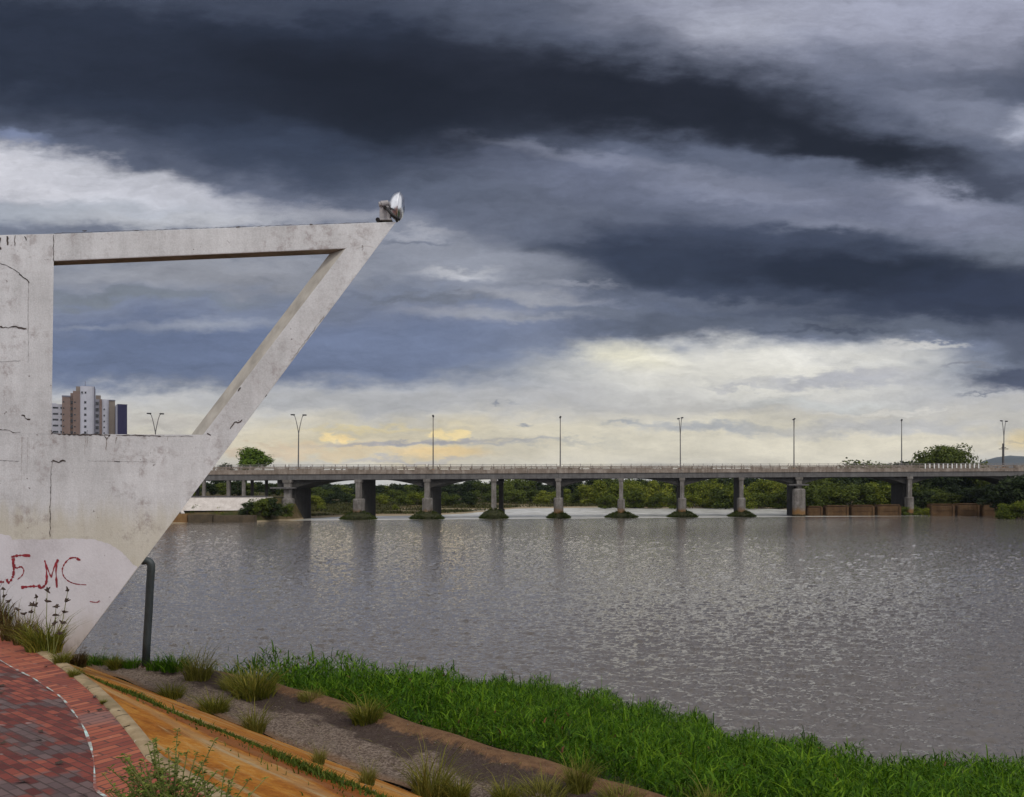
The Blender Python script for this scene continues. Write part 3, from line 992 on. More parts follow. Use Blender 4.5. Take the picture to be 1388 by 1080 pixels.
TUFTS = [tuft_mesh(420, 0.14, 0.42, M_TUFT, 21, 1.0, (0.007, 0.016), 0.10), tuft_mesh(460, 0.18, 0.42, M_TUFT, 22, 1.1, (0.007, 0.016), 0.10),
         tuft_mesh(300, 0.13, 0.55, M_DRY, 23, 0.8, (0.006, 0.014), 0.15), tuft_mesh(420, 0.28, 0.34, M_DRY, 24, 1.2, (0.007, 0.014), 0.12),
         tuft_mesh(300, 0.14, 0.40, M_BROWN, 25, 0.6, (0.006, 0.013), 0.12)]

TUFTS.append(tuft_mesh(260, 0.24, 0.42, M_REED, 26, 0.9, (0.010, 0.022)))

def tuft(px, py, size_px, variant, label, group='grass tufts on the bank'):
    p = hit(px, py)
    o = bpy.data.objects.new('grass_tuft', TUFTS[variant])
    k = size_px * p.y / F / 0.42
    o.location = p; o.scale = (k, k, k)
    o.rotation_euler = (0, 0, random.uniform(0, 6.28))
    link(o)
    return tag(o, label, 'grass tuft', group)

for a in [
    (157, 906, 26, 0, 'small green grass tuft at the pipe side of the wall tip'),
    (268, 922, 48, 2, 'tall yellow green grass tuft right of the grey pipe'),
    (232, 946, 32, 1, 'low yellowish grass tuft at the top of the orange slope below the pipe'),
    (290, 966, 40, 1, 'rounded green grass tuft growing at the gravel edge of the orange slope'),
    (344, 944, 62, 1, 'largest grass tuft between the gravel and the reeds'),
    (322, 930, 34, 3, 'straw coloured grass clump left of the largest tuft'),
    (346, 992, 40, 2, 'thin pale grass tuft with tall stalks on the orange slope edge'),
    (497, 978, 46, 1, 'lone round grass tuft on the dark gravel beside the reeds'),
    (420, 947, 24, 3, 'small dry grass clump on the brown rim before the reeds'),
    (432, 1034, 24, 2, 'small yellow sprig on the lower orange slope'),
    (584, 1080, 70, 2, 'tall yellow grass tuft on the gravel at the bottom of the view'),
    (620, 1082, 44, 0, 'short green grass tuft right of the tall yellow one'),
    (498, 1062, 30, 2, 'sparse grass sprig where orange slope meets gravel'),
    (735, 1080, 50, 3, 'wide yellow grass clump at the near end of the gravel'),
    (785, 1070, 50, 2, 'upright yellow grass clump against the reeds'),
    (840, 1090, 44, 3, 'yellow grass clump at the lower edge of the reeds'),
    (960, 1110, 50, 2, 'rightmost pale grass clump among the near reeds'),
    (684, 1088, 42, 0, 'green grass tuft left of the wide yellow clump'),
]:
    tuft(*a)
for a in [
    (128, 901, 26, 5, 'green reed clump at the terrace end next to the wall tip'), (150, 900, 20, 5, 'low reed clump left of the grey pipe'),
    (180, 903, 22, 5, 'reed clump touching the left side of the grey pipe'), (214, 905, 26, 5, 'reed clump touching the right side of the grey pipe'),
    (238, 906, 34, 5, 'taller reed clump right of the grey pipe'), (286, 908, 46, 5, 'bright reed clump between the tall yellow tuft and the reed bed'),
    (312, 912, 44, 5, 'bright reed clump at the left end of the reed bed'), (262, 903, 30, 5, 'reed clump behind the tall yellow tuft')]:
    tuft(*a, group='reed clumps along the far end of the terrace')
GW = 'weeds at the foot of the wall'
tuft(10, 856, 78, 4, 'brown dry weed clump at the foot of the white wall', GW)
tuft(38, 872, 50, 4, 'second brown weed clump between the first clump and the kerb', GW)
tuft(60, 881, 62, 0, 'green grass clump before the white wall beside the kerb', GW)
tuft(-18, 852, 80, 4, 'brown weed clump cut by the left edge of the view', GW)
tuft(24, 866, 58, 4, 'low brown weed clump under the graffiti letters', GW)
tuft(104, 902, 36, 4, 'small brown clump at the tip of the white wall', GW)
tuft(84, 899, 26, 0, 'low green tuft where the kerb passes the wall tip', GW)
tuft(101, 917, 18, 0, 'small weed growing over the kerb edge near the white wall', GW)
tuft(140, 954, 9, 0, 'tiny weed in a kerb joint beside the red paving', GW)

# ---------------------------------------------------------------- the white concrete wall
def wall_Y(px): return 1.0 / (1 / 9.7 + px / 540.0 * (1 / 8.9 - 1 / 9.7))
def W(px, py, off=0.0):
    p = pt(px, py, wall_Y(px))
    return p + WALL_N * off
_a = (pt(500, 660, wall_Y(500)) - pt(0, 660, wall_Y(0))); _a.z = 0; _a.normalize()
WALL_A = _a
WALL_N = Vector((_a.y, -_a.x, 0))            # towards the viewer
WALL_T = Vector((-0.235, 0.22, 0))           # oblique thickness

def wall_mat():
    t = NT('weathered_white_paint')
    p = t.pos()
    x, y, z = t.sep(p)
    big = t.noise(p, 0.9, 5, 0.6)
    mid = t.noise(t.mapping(p, (5, 5, 0.9)), 1.6, 5, 0.65)     # vertical rain streaks
    form = t.noise(t.mapping(p, (0.6, 0.6, 14)), 1.0, 3, 0.6)     # board marks
    fine = t.noise(p, 55, 4, 0.7)
    v = t.math('ADD', t.math('ADD', t.math('MULTIPLY', big, 0.46), t.math('MULTIPLY', mid, 0.20)), t.math('ADD', t.math('MULTIPLY', form, 0.06), t.math('MULTIPLY', fine, 0.28)))
    c = t.ramp(v, [(0.36, (0.33, 0.325, 0.325)), (0.5, (0.47, 0.468, 0.474)), (0.62, (0.58, 0.58, 0.59))])
    # yellow damp band above the repainted patch
    zz = t.math('ADD', z, t.math('MULTIPLY', t.math('SUBTRACT', mid, 0.5), 0.5))
    band = t.math('MULTIPLY', t.step(zz, 4.95, 5.3), t.step(zz, 5.4, 5.8, 1, 0))
    c = t.mix(c, (0.42, 0.375, 0.25), t.math('MULTIPLY', band, 0.5))
    low = t.step(zz, 4.9, 5.35, 1, 0)
    c = t.mix(c, (0.42, 0.375, 0.25), t.math('MULTIPLY', low, 0.7))
    # dark specks, mould
    sp = t.noise(p, 15, 2, 0.5)
    c = t.mix(c, (0.08, 0.06, 0.055), t.step(sp, 0.735, 0.765, 0, 0.75))
    mould = t.math('MULTIPLY', t.step(t.noise(p, 6.5, 6, 0.78), 0.47, 0.66), t.step(t.noise(p, 1.1, 4), 0.42, 0.60))
    c = t.mix(c, (0.17, 0.125, 0.115), t.math('MULTIPLY', mould, 0.55))
    # soil splash near the ground
    gnd = t.math('ADD', z, t.math('MULTIPLY', t.math('SUBTRACT', t.noise(p, 4, 4, 0.7), 0.5), 0.6))
    c = t.mix(c, (0.12, 0.085, 0.06), t.step(gnd, 4.15, 4.55, 0.75, 0))
    h = t.math('ADD', t.math('MULTIPLY', fine, 0.6), t.math('ADD', t.math('MULTIPLY', form, 0.5), mid))
    return t.fin(c, 0.75, t.bump(h, 0.35, 0.012), 0.3)

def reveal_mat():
    t = NT('shaded_tan_concrete')
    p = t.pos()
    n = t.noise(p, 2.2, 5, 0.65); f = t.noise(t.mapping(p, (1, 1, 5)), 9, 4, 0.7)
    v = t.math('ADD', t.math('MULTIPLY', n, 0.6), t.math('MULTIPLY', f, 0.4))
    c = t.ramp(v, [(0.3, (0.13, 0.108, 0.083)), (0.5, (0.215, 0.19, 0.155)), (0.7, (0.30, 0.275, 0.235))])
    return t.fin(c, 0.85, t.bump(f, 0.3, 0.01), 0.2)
M_REVEAL = reveal_mat()  # tan side faces and beam underside, with their shade put into the colour
M_PALE = plain('pale_reveal_concrete', (0.34, 0.315, 0.275), 0.85, 0.3, 3.0)  # lit copy of the shaded reveal colour, for the strut's sides

def patch_mat():
    t = NT('repainted_white')
    p = t.pos()
    z = t.sep(p)[2]
    n = t.noise(p, 1.6, 5, 0.65); f = t.noise(p, 40, 4, 0.7)
    v = t.math('ADD', t.math('MULTIPLY', n, 0.7), t.math('MULTIPLY', f, 0.3))
    c = t.ramp(v, [(0.3, (0.40, 0.375, 0.39)), (0.5, (0.51, 0.49, 0.51)), (0.7, (0.58, 0.56, 0.585))])
    sp = t.noise(p, 18, 2, 0.5)
    c = t.mix(c, (0.16, 0.13, 0.12), t.step(sp, 0.74, 0.77, 0, 0.7))
    g = t.math('ADD', z, t.math('MULTIPLY', t.math('SUBTRACT', t.noise(t.mapping(p, (4, 4, 1.2)), 1.5, 5, 0.7), 0.5), 0.7))
    c = t.mix(c, (0.36, 0.31, 0.26), t.step(g, 4.0, 4.55, 0.55, 0))
    c = t.mix(c, (0.12, 0.09, 0.065), t.step(g, 3.85, 4.12, 0.75, 0))
    return t.fin(c, 0.7, t.bump(f, 0.25, 0.01), 0.3)

def oblique(name, px_poly, mat, parent, open_edges=(), bevel=0.012, side=None):
    """prism: front polygon in the wall plane, pushed back along WALL_T; open_edges = sides butting on a neighbour"""
    f = [W(*q) for q in px_poly]
    n = len(f)
    b = [p + WALL_T for p in f]
    fs = [tuple(range(n)), tuple(range(n, 2 * n))[::-1]]
    fs += [(i, n + i, n + (i + 1) % n, (i + 1) % n) for i in range(n) if i not in open_edges]
    mb = MB().add(f + b, fs)
    o = mb.build(name, mat, parent, bevel=bevel)
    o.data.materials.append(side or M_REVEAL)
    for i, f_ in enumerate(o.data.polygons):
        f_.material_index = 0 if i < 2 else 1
    recalc(o)
    return o

def ribbon(mb, pxs, w, off, jitter=0.0, seed=0, smooth=True):
    """hand-drawn stroke in the wall plane; w = metres (or a list)"""
    g = random.Random(seed)
    P = [Vector((a, b)) for a, b in pxs]
    pts = []
    if smooth and len(P) > 2:
        for i in range(len(P) - 1):
            p0, p1, p2, p3 = P[max(i - 1, 0)], P[i], P[i + 1], P[min(i + 2, len(P) - 1)]
            for k in range(6):
                t = k / 6
                pts.append(0.5 * (2 * p1 + (p2 - p0) * t + (2 * p0 - 5 * p1 + 4 * p2 - p3) * t * t + (3 * p1 - p0 - 3 * p2 + p3) * t ** 3))
        pts.append(P[-1])
    else:
        for i in range(len(P) - 1):
            m = max(2, int((P[i + 1] - P[i]).length / 3))
            pts += [P[i].lerp(P[i + 1], k / m) for k in range(m)]
        pts.append(P[-1])
    vs, n = [], len(pts)
    for i, p in enumerate(pts):
        t = (pts[min(i + 1, n - 1)] - pts[max(i - 1, 0)])
        t = t.normalized() if t.length > 1e-6 else Vector((1, 0))
        nn = Vector((-t.y, t.x))
        ww = (w[0] + (w[1] - w[0]) * i / (n - 1)) if isinstance(w, tuple) else w
        ww *= F / 9.4 / 2 * 0.85 * (0.6 if jitter > 0.25 else 1.0)
        if jitter:
            p = p + nn * g.uniform(-1, 1) * jitter
            ww *= g.uniform(0.35, 1.6)
        a, b = p + nn * ww, p - nn * ww
        vs += [W(a.x, a.y, off), W(b.x, b.y, off)]
    mb.add(vs, [(2 * i, 2 * i + 1, 2 * i + 3, 2 * i + 2) for i in range(n - 1)])

def build_wall():
    root = empty('concrete_frame', from_sw(-9.9, 3.0) + (EYE - 1.9,), label='white concrete wall rising into a slanted open frame over the river bank', cat='wall')
    inv = Vector(root.location)
    m = wall_mat()
    L = -260
    def part(o):
        o.location = -inv
        return o
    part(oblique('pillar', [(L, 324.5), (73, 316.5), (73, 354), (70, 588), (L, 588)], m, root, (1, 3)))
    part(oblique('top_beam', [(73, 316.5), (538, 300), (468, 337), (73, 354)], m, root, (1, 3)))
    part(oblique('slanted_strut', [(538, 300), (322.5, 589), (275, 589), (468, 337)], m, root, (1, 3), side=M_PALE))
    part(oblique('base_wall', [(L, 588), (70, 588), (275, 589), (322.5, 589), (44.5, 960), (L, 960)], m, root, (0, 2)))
    # repainted patch
    edge = [(L, 720), (-60, 722), (-8, 722), (14, 726), (17, 731), (60, 731), (100, 729.5), (128, 731), (148, 737), (163, 746), (174, 757), (180, 764.5), (186.5, 768)]
    P = []
    for i in range(len(edge) - 1):
        a, b = edge[i], edge[i + 1]
        for k in range(8):
            t = k / 8
            P.append((a[0] + (b[0] - a[0]) * t, a[1] + (b[1] - a[1]) * t + 0.5 * math.sin(i * 5 + k * 1.9)))
    P += [(187, 769), (47, 956), (L, 956)]
    mb = MB()
    mb.add([W(x, y, 0.003) for x, y in P], [tuple(range(len(P)))])
    part(recalc(mb.build('repainted_patch', patch_mat(), root)))
    # graffiti
    def c3(a): return [(x / 3.375, 580 + y / 3.375) for x, y in a]
    paint = plain('red_spray_paint', (0.20, 0.016, 0.024), 0.6, 0.3, 9)
    g = MB()
    ribbon(g, c3([(-22, 690), (0, 702), (20, 704)]), 0.026, 0.006, 0.12, 1)
    part(recalc(g.build('graffiti_dash', paint, root)))
    g = MB()
    ribbon(g, c3([(33, 690), (38, 706), (52, 696), (62, 672), (64, 640), (58, 596)]), (0.034, 0.020), 0.0062, 0.15, 2)
    part(recalc(g.build('graffiti_letter', paint, root)))
    g = MB()
    ribbon(g, c3([(54, 592), (66, 586), (100, 582), (141, 584)]), 0.028, 0.0064, 0.15, 3)
    ribbon(g, c3([(66, 588), (66, 622), (76, 640), (98, 634), (110, 650), (104, 672), (82, 692)]), (0.026, 0.012), 0.0066, 0.1, 4)
    part(recalc(g.build('graffiti_digit', paint, root)))
    g = MB()
    ribbon(g, c3([(98, 729), (135, 725), (173, 723)]), 0.030, 0.006, 0.15, 5)
    part(recalc(g.build('graffiti_dash', paint, root)))
    g = MB()
    ribbon(g, c3([(178, 716), (186, 730), (202, 724), (214, 702), (214, 650), (206, 604)]), (0.036, 0.018), 0.0062, 0.12, 6)
    ribbon(g, c3([(206, 604), (222, 652), (236, 684)]), (0.026, 0.014), 0.0064, 0.12, 7, False)
    ribbon(g, c3([(236, 684), (248, 640), (266, 600)]), (0.014, 0.024), 0.0066, 0.12, 8, False)
    ribbon(g, c3([(266, 600), (258, 650), (262, 730)]), (0.028, 0.020), 0.0068, 0.12, 9)
    part(recalc(g.build('graffiti_letter', paint, root)))
    g = MB()
    ribbon(g, c3([(369, 605), (352, 594), (322, 596), (296, 622), (286, 652), (296, 682), (322, 704), (356, 714), (397, 717)]), (0.020, 0.012), 0.006, 0.08, 10)
    ribbon(g, c3([(352, 597), (369, 604)]), 0.026, 0.0064, 0.1, 13)
    part(recalc(g.build('graffiti_letter', paint, root)))
    g = MB()
    ribbon(g, c3([(412, 793), (436, 797), (460, 794)]), 0.012, 0.006, 0.1, 11)
    ribbon(g, c3([(446, 797), (457, 789)]), 0.014, 0.0064, 0.1, 12)
    part(recalc(g.build('graffiti_dash', paint, root)))
    # cracks and grime lines
    seed = 100
    m_crack = plain('crack_dirt', (0.055, 0.043, 0.038), 0.95, 0.5)
    for pts, w, j in [
        ([(0, 356), (9, 360), (26, 370), (31, 376), (38, 380)], 0.012, 0.9),
        ([(26, 372), (34, 377), (40, 383)], 0.022, 0.8),
        ([(-10, 441), (8, 444), (22, 443), (36, 446)], 0.030, 1.0),
        ([(-20, 491), (6, 490), (28, 489)], 0.006, 0.5),
        ([(39, 380), (38.5, 430), (39, 490)], 0.0045, 0.3),
        ([(30, 562), (35, 566), (41, 569)], 0.022, 1.3),
        ([(-8, 583), (10, 582), (18, 586), (28, 586)], 0.012, 0.7),
        ([(-12, 624), (10, 624), (26, 625)], 0.007, 0.5),
        ([(70, 626), (72, 624), (80, 626), (89, 624)], 0.026, 1.4),
        ([(72, 626), (69, 640), (69.5, 664), (68, 690), (69, 706), (67.5, 728)], 0.011, 0.7),
        ([(68.5, 690), (68, 708)], 0.016, 0.6),
        ([(155, 625), (163, 625.5)], 0.012, 0.4), ([(120, 624.5), (210, 626)], 0.0035, 0.3),
        ([(71, 586.8), (84, 588.2), (104, 588.8), (119, 589), (130, 589), (150, 590)], 0.026, 0.7),
        ([(70, 583), (71, 588)], 0.03, 0.6), ([(119, 583), (119, 590)], 0.012, 0.4),
        ([(158, 590), (190, 590), (218, 591)], 0.016, 0.6), ([(218, 591), (262, 591)], 0.006, 0.4),
        ([(142, 590), (145, 595), (149, 590)], 0.016, 0.5),
        ([(73, 318), (72.5, 336), (73, 354)], 0.010, 0.5),
        ([(0, 322), (0, 334), (2, 338)], 0.03, 1.0), ([(10, 320), (11, 332)], 0.028, 1.0), ([(20, 319), (21, 333)], 0.028, 1.0), ([(34, 320), (36, 326)], 0.014, 0.6),
        ([(311, 580), (318, 572), (322, 574), (328, 568)], 0.025, 1.6), ([(281, 587), (286, 590)], 0.02, 1.0),
        ([(60, 352), (66, 352)], 0.004, 0.5), ([(308, 325), (311, 330)], 0.008, 0.6),
        ([(323, 530), (326, 525)], 0.018, 0.5),
        ([(395, 488), (418, 457), (440, 428)], 0.007, 0.9), ([(360, 538), (362, 535)], 0.02, 0.3),
        ([(73, 316.4), (200, 311.8), (330, 307.2), (500, 301.2)], 0.007, 0.5),
        ([(112, 312.9), (118, 312.8)], 0.018, 0.4), ([(180, 312), (188, 312)], 0.012, 0.3), ([(420, 304.2), (424, 304.2)], 0.02, 0.3), ([(320, 308), (330, 307.5)], 0.014, 0.3),
    ]:
        seed += 1
        k = MB()
        ribbon(k, pts, w, 0.0045, j, seed, False)
        part(recalc(k.build('crack', m_crack, root)))
    m_rain = plain('rain_stain', (0.22, 0.185, 0.165), 0.9, 0.2)
    for x, l, w in [(119, 14, 0.010), (145, 18, 0.022), (158, 9, 0.014), (116, 24, 0.008), (228, 6, 0.02), (30, 60, 0.008), (38, 50, 0.005)]:
        seed += 1
        s = MB()
        ribbon(s, [(x, 592), (x - 1, 592 + l)], (w, w * 0.3), 0.0038, 0.5, seed, False)
        part(recalc(s.build('rain_stain', m_rain, root)))
    m_chip = plain('fresh_plaster', (0.5, 0.48, 0.46), 0.9, 0.1)
    for pts in ([(482, 337), (495, 333), (510, 336)], [(486, 318), (494, 322), (500, 326)]):
        s = MB(); ribbon(s, pts, 0.008, 0.004, 0.4, 5)
        part(recalc(s.build('plaster_scratch', m_chip, root)))
build_wall()

# ---------------------------------------------------------------- floodlight on the tip of the wall
def build_floodlight():
    Yc = wall_Y(530) + 0.09
    u = Yc / F
    def q(px, py, dy=0.0): return pt(px, py, Yc + dy)
    base = q(520, 300.8)
    root = empty('floodlight', base, label='round chrome floodlight on a grey bracket at the pointed tip of the white frame', cat='floodlight')
    grey = plain('bracket_grey', (0.26, 0.245, 0.25), 0.6, 0.2, 8)
    dark = plain('black_rubber', (0.012, 0.011, 0.011), 0.5, 0.2)
    t = NT('brushed_aluminium')
    n = t.noise(t.obj(), 20, 4, 0.6)
    chrome = t.fin(t.ramp(n, [(0.3, (0.62, 0.63, 0.66)), (0.7, (0.80, 0.81, 0.84))]), 0.30, None, 0.5, 1.0)
    def P(mb, name, mat, **kw):
        o = mb.build(name, mat, root, **kw)
        o.location = -Vector(root.location)
        return recalc(o)
    ex, ey, ez = Vector((1, 0, 0)), Vector((0, 1, 0)), Vector((0, 0, 1))
    b = MB(); b.box(q(522.5, 290), (14.5 * u, 0.09, 19 * u)); b.box(q(521, 299.3), (22 * u, 0.12, 2.4 * u))
    P(b, 'bracket', grey, bevel=0.006)
    b = MB(); b.tube([q(516, 276.5, -0.05), q(526, 275.5, -0.02)], 4.2 * u, 12); b.tube([q(513.5, 276.8, -0.055), q(516, 276.5, -0.05)], 3.2 * u, 12)
    P(b, 'junction_box', grey, smooth=False, bevel=0.003)
    b = MB(); b.tube([q(522, 281.5, -0.075), q(522, 281.5, 0.02)], 2.6 * u, 12)
    P(b, 'pivot_knob', dark)
    b = MB(); b.tube([q(512, 297.5, -0.07), q(512, 297.5, 0.03)], 2.9 * u, 12); b.tube([q(513, 299, -0.03), q(518, 299.6, -0.03)], 1.2 * u, 8)
    P(b, 'cable_gland', dark)
    b = MB(); b.tube([q(537, 297.5, -0.02), q(538.5, 300.5, -0.02)], 1.6 * u, 8)
    P(b, 'anchor_bolt', dark)
    axis = (Vector((1.0, 0.05, -0.10))).normalized()
    back = q(525.5, 278.5)
    prof = [(0, 0.05), (0.5, 3.2), (1.8, 6.6), (4.0, 10.6), (6.5, 14.4), (9.5, 17.0), (12.5, 18.5), (14.5, 19.0)]
    b = MB(); b.lathe(back, axis, [(a * u, r * u) for a, r in prof], 36)
    P(b, 'housing', chrome, smooth=True)
    b = MB(); b.lathe(back, axis, [(14.3 * u, 18.9 * u), (14.4 * u, 19.5 * u), (15.9 * u, 19.5 * u), (16.3 * u, 18.8 * u), (16.2 * u, 17.8 * u)], 36)
    P(b, 'lens_rim', chrome, smooth=False)
    b = MB(); b.lathe(back, axis, [(15.9 * u, 18.6 * u), (18.6 * u, 17.0 * u), (21.0 * u, 13.2 * u), (22.6 * u, 7 * u), (23.1 * u, 0.05 * u)], 36)
    t = NT('lens_glass'); P(b, 'lens', t.fin((0.62, 0.63, 0.66), 0.22, None, 0.6, 0.95), smooth=True)
    # yoke: a curved strap from the pivot under and around the bowl
    mb = MB()
    mb.tube([q(523, 281.5, -0.05), q(526.5, 285, -0.13), q(531, 290.5, -0.15), q(536, 294.8, -0.12), q(541, 297.2, -0.05)], 2.0 * u, 8)
    P(mb, 'yoke', dark, smooth=True)
build_floodlight()

# ---------------------------------------------------------------- bent pipe post
def build_pipe():
    base = hit(198, 903)
    k = base.y / F
    root = empty('pipe_post', base, label='dark grey bent steel pipe post standing on the bank by the white wall', cat='pipe')
    steel = plain('painted_steel', (0.034, 0.042, 0.045), 0.55, 0.35, 5, 0.4)
    rust = plain('rusted_steel', (0.09, 0.05, 0.03), 0.8, 0.4, 14)
    def g(px, py): return pt(px, py, base.y) - base
    pts = [g(197.3, 908), g(199, 870), g(201.5, 830), g(203.5, 790), g(204.8, 772)]
    for a in range(0, 91, 9):
        c = g(197.8, 767)
        pts.append(c + Vector((math.cos(R(a)) * 7.2 * k, 0, math.sin(R(a)) * 7.2 * k)))
    pts += [g(190, 759.6), g(150, 758.5), g(60, 757)]
    mb = MB(); mb.tube(pts, 5.1 * k, 16)
    recalc(mb.build('pipe', steel, root, smooth=True))
    mb = MB()
    mb.tube([g(204.5, 774), g(204.8, 771.5)], 5.5 * k, 16)
    recalc(mb.build('coupling', steel, root))
    mb = MB()
    mb.tube([g(196.0, 759.8), g(193.5, 759.7)], 5.5 * k, 16)
    recalc(mb.build('coupling', steel, root))
    mb = MB(); mb.tube([g(197.3, 908), g(197.6, 902)], 5.8 * k, 16)
    recalc(mb.build('footing_collar', rust, root))
    # far leg of the same rail, hidden from here behind the wall
    mb = MB(); mb.tube([g(60, 757), g(56, 760), g(55, 770), g(54, 905)], 6.1 * k, 12)
    recalc(mb.build('far_post', steel, root, smooth=True))
build_pipe()

# ---------------------------------------------------------------- broad-leaved weeds
def weed_meshes(n_stem, h, spread, leaf, seed, dens=26):
    g = random.Random(seed)
    st = MB(); lv, lt = [], []
    for i in range(n_stem):
        a = g.uniform(0, 6.28); r = g.uniform(0, 0.05)
        hh = h * g.uniform(0.45, 1.0)
        d = Vector((math.cos(a), math.sin(a), 0)) * spread * g.uniform(0.15, 1.0)
        pts = [Vector((math.cos(a) * r, math.sin(a) * r, -0.04)) + d * (t ** 1.5) + Vector((0, 0, hh * t)) for t in (0, 0.25, 0.5, 0.75, 1)]
        st.tube(pts, [0.006, 0.005, 0.004, 0.003, 0.002], 5)
        for j in range(int(dens * hh / h)):
            t = g.uniform(0.12, 1.0) if j > 3 else 0.98
            k = min(int(t * 4), 3); f = t * 4 - k
            c = pts[k].lerp(pts[k + 1], f)
            b = g.uniform(0, 6.28); up = g.uniform(-0.2, 0.9)
            dd = Vector((math.cos(b), math.sin(b), up)).normalized()
            L = leaf * g.uniform(0.5, 1.1) * (1.15 - 0.5 * t)
            sd = dd.cross(Vector((0, 0, 1))).normalized() * L * 0.24
            n = len(lv)
            mid = c + dd * L * 0.5 + Vector((0, 0, L * 0.06))
            lv += [c, mid + sd, c + dd * L - Vector((0, 0, L * 0.15)), mid - sd]
            lt += [(n, n + 1, n + 2, n + 3)]
    return st, lv, lt

M_STEM = plain('weed_stem', (0.12, 0.13, 0.035), 0.7, 0.3)

def weed(px, py, size_px, seed, label, n_stem=14, spread=0.6, leaf=0.14, mat=None, dens=40):
    p = hit(px, py)
    h = size_px * p.y / F
    st, lv, lt = weed_meshes(n_stem, h, h * spread, h * leaf, seed, dens)
    root = empty('weed_plant', p, label=label, cat='weed', group='weeds beside the path')
    st.build('stem', M_STEM, root)
    MB().add(lv, lt).build('leaves', mat or M_LEAF, root)

weed(232, 1125, 130, 31, 'leafy yellow green weed with upright sprigs at the near corner of the kerb', 46, 0.6, 0.10, None, 60)
weed(182, 1110, 80, 32, 'low pale weed spilling over the kerb left of the leafy one', 26, 0.9, 0.13)
weed(290, 1135, 100, 33, 'dark leafed weed at the bottom edge on the orange slope', 22, 0.8, 0.12)
weed(70, 886, 70, 34, 'small dark leafed weed against the repainted wall foot', 9, 0.5, 0.16)
weed(18, 860, 80, 36, 'brownish leafy weed under the graffiti', 9, 0.5, 0.13, M_BROWN)

def seed_stalk(px, py, tops, label):
    p = hit(px, py)
    root = empty('seed_stalk', p, label=label, cat='weed', group='dry seed stalks before the wall')
    st = MB()
    g = random.Random(px)
    for tx, ty, n in tops:
        top = pt(tx, ty, p.y) - p
        b = Vector((g.uniform(-.03, .03), g.uniform(-.03, .03), -0.05))
        mid = b.lerp(top, 0.5) + Vector((g.uniform(-.03, .03), 0, 0))
        st.tube([b, mid, top], [0.005, 0.004, 0.003], 5)
        for j in range(n):
            t = 1 - j * 0.16
            c = mid.lerp(top, max(0, (t - .5) * 2)) if t > .5 else b.lerp(mid, t * 2)
            sd = MB()
            for q in range(5):
                dd = Vector((g.uniform(-1, 1), g.uniform(-1, 1), g.uniform(-.4, 1))).normalized()
                sd.tube([c, c + dd * 0.040 * g.uniform(.6, 1.2)], [0.014, 0.004], 5)
            sd.build('seed_head', M_SEED, root)
    st.build('stem', M_STEM, root)
seed_stalk(68, 886, [(92, 800, 5), (76, 822, 3), (64, 800, 2)], 'tallest dry stalk with dark seed heads before the graffiti letters')
seed_stalk(42, 874, [(50, 809, 2), (44, 820, 2), (33, 832, 1)], 'short dry stalk with dark seed heads under the middle letters')
seed_stalk(8, 858, [(5, 798, 2), (12, 815, 1), (24, 826, 1)], 'dry stalk with dark seed heads at the left edge below the graffiti')

# loose stones on the gravel terrace and crumbled dirt at its edges
def stones():
    g = np.random.default_rng(15)
    N = 2400
    s = g.uniform(-14, 2, N); w = W_TOE + g.uniform(-0.08, 1.5, N)
    toe = g.uniform(0, 1, N) < 0.3
    w[toe] = W_TOE + g.normal(0.05, 0.06, toe.sum())
    slab = g.uniform(0, 1, N) < 0.06
    w[slab] = g.uniform(3.2, 5.2, slab.sum())
    r = g.uniform(0.004, 0.012, N) * np.where(g.uniform(0, 1, N) < 0.02, 1.8, 1)
    oct_ = np.array([(1, 0, 0), (0, 1, 0), (-1, 0, 0), (0, -1, 0), (0, 0, 0.7), (0, 0, -0.5)])
    tri = np.array([(0, 1, 4), (1, 2, 4), (2, 3, 4), (3, 0, 4), (1, 0, 5), (2, 1, 5), (3, 2, 5), (0, 3, 5)])
    x, y = 0.738 * s + 0.675 * w, -0.675 * s + 0.738 * w
    z = np.array([EYE - depth(a, b) for a, b in zip(s, w)]) + r * 0.25
    a = g.uniform(0, 6.28, N); ca, sa = np.cos(a), np.sin(a)
    P = oct_[None] * r[:, None, None] * g.uniform(0.6, 1.3, (N, 6, 1))
    V = np.stack([P[..., 0] * ca[:, None] - P[..., 1] * sa[:, None] + x[:, None], P[..., 0] * sa[:, None] + P[..., 1] * ca[:, None] + y[:, None], P[..., 2] + z[:, None]], -1)
    T = (tri[None] + (np.arange(N) * 6)[:, None, None]).reshape(-1, 3)
    me = fast_mesh('loose_stones', V.reshape(-1, 3), None, T)
    t = NT('stone')
    me.materials.append(t.fin(t.ramp(t.island(), [(0.0, (0.06, 0.045, 0.035)), (0.6, (0.14, 0.11, 0.088)), (1.0, (0.22, 0.185, 0.155))]), 0.9))
    tag(link(bpy.data.objects.new('loose_stones', me)), 'loose stones and crumbs scattered over the gravel terrace', 'stones', kind='stuff')
    # dry fallen grass stalks
    N = 900
    s = g.uniform(-13, 1, N); w = g.uniform(W_TOE - 0.1, W_EDGE + 0.1, N)
    x, y = 0.738 * s + 0.675 * w, -0.675 * s + 0.738 * w
    z = np.array([EYE - depth(a_, b_) for a_, b_ in zip(s, w)]) + 0.012
    a = g.uniform(0, 6.28, N); L = g.uniform(0.05, 0.22, N)
    v, q, tt = blades(np.stack([x, y, z], 1), g.uniform(0.0, 0.03, N), np.stack([np.cos(a), np.sin(a)], 1) * L[:, None], g.uniform(0.004, 0.009, N), 0.2, 3, 16)
    me = fast_mesh('dry_stalks', v, q, tt); me.materials.append(M_DRY)
    tag(link(bpy.data.objects.new('dry_stalks', me)), 'dry grass stalks lying on the gravel terrace', 'dry grass', kind='stuff')
stones()

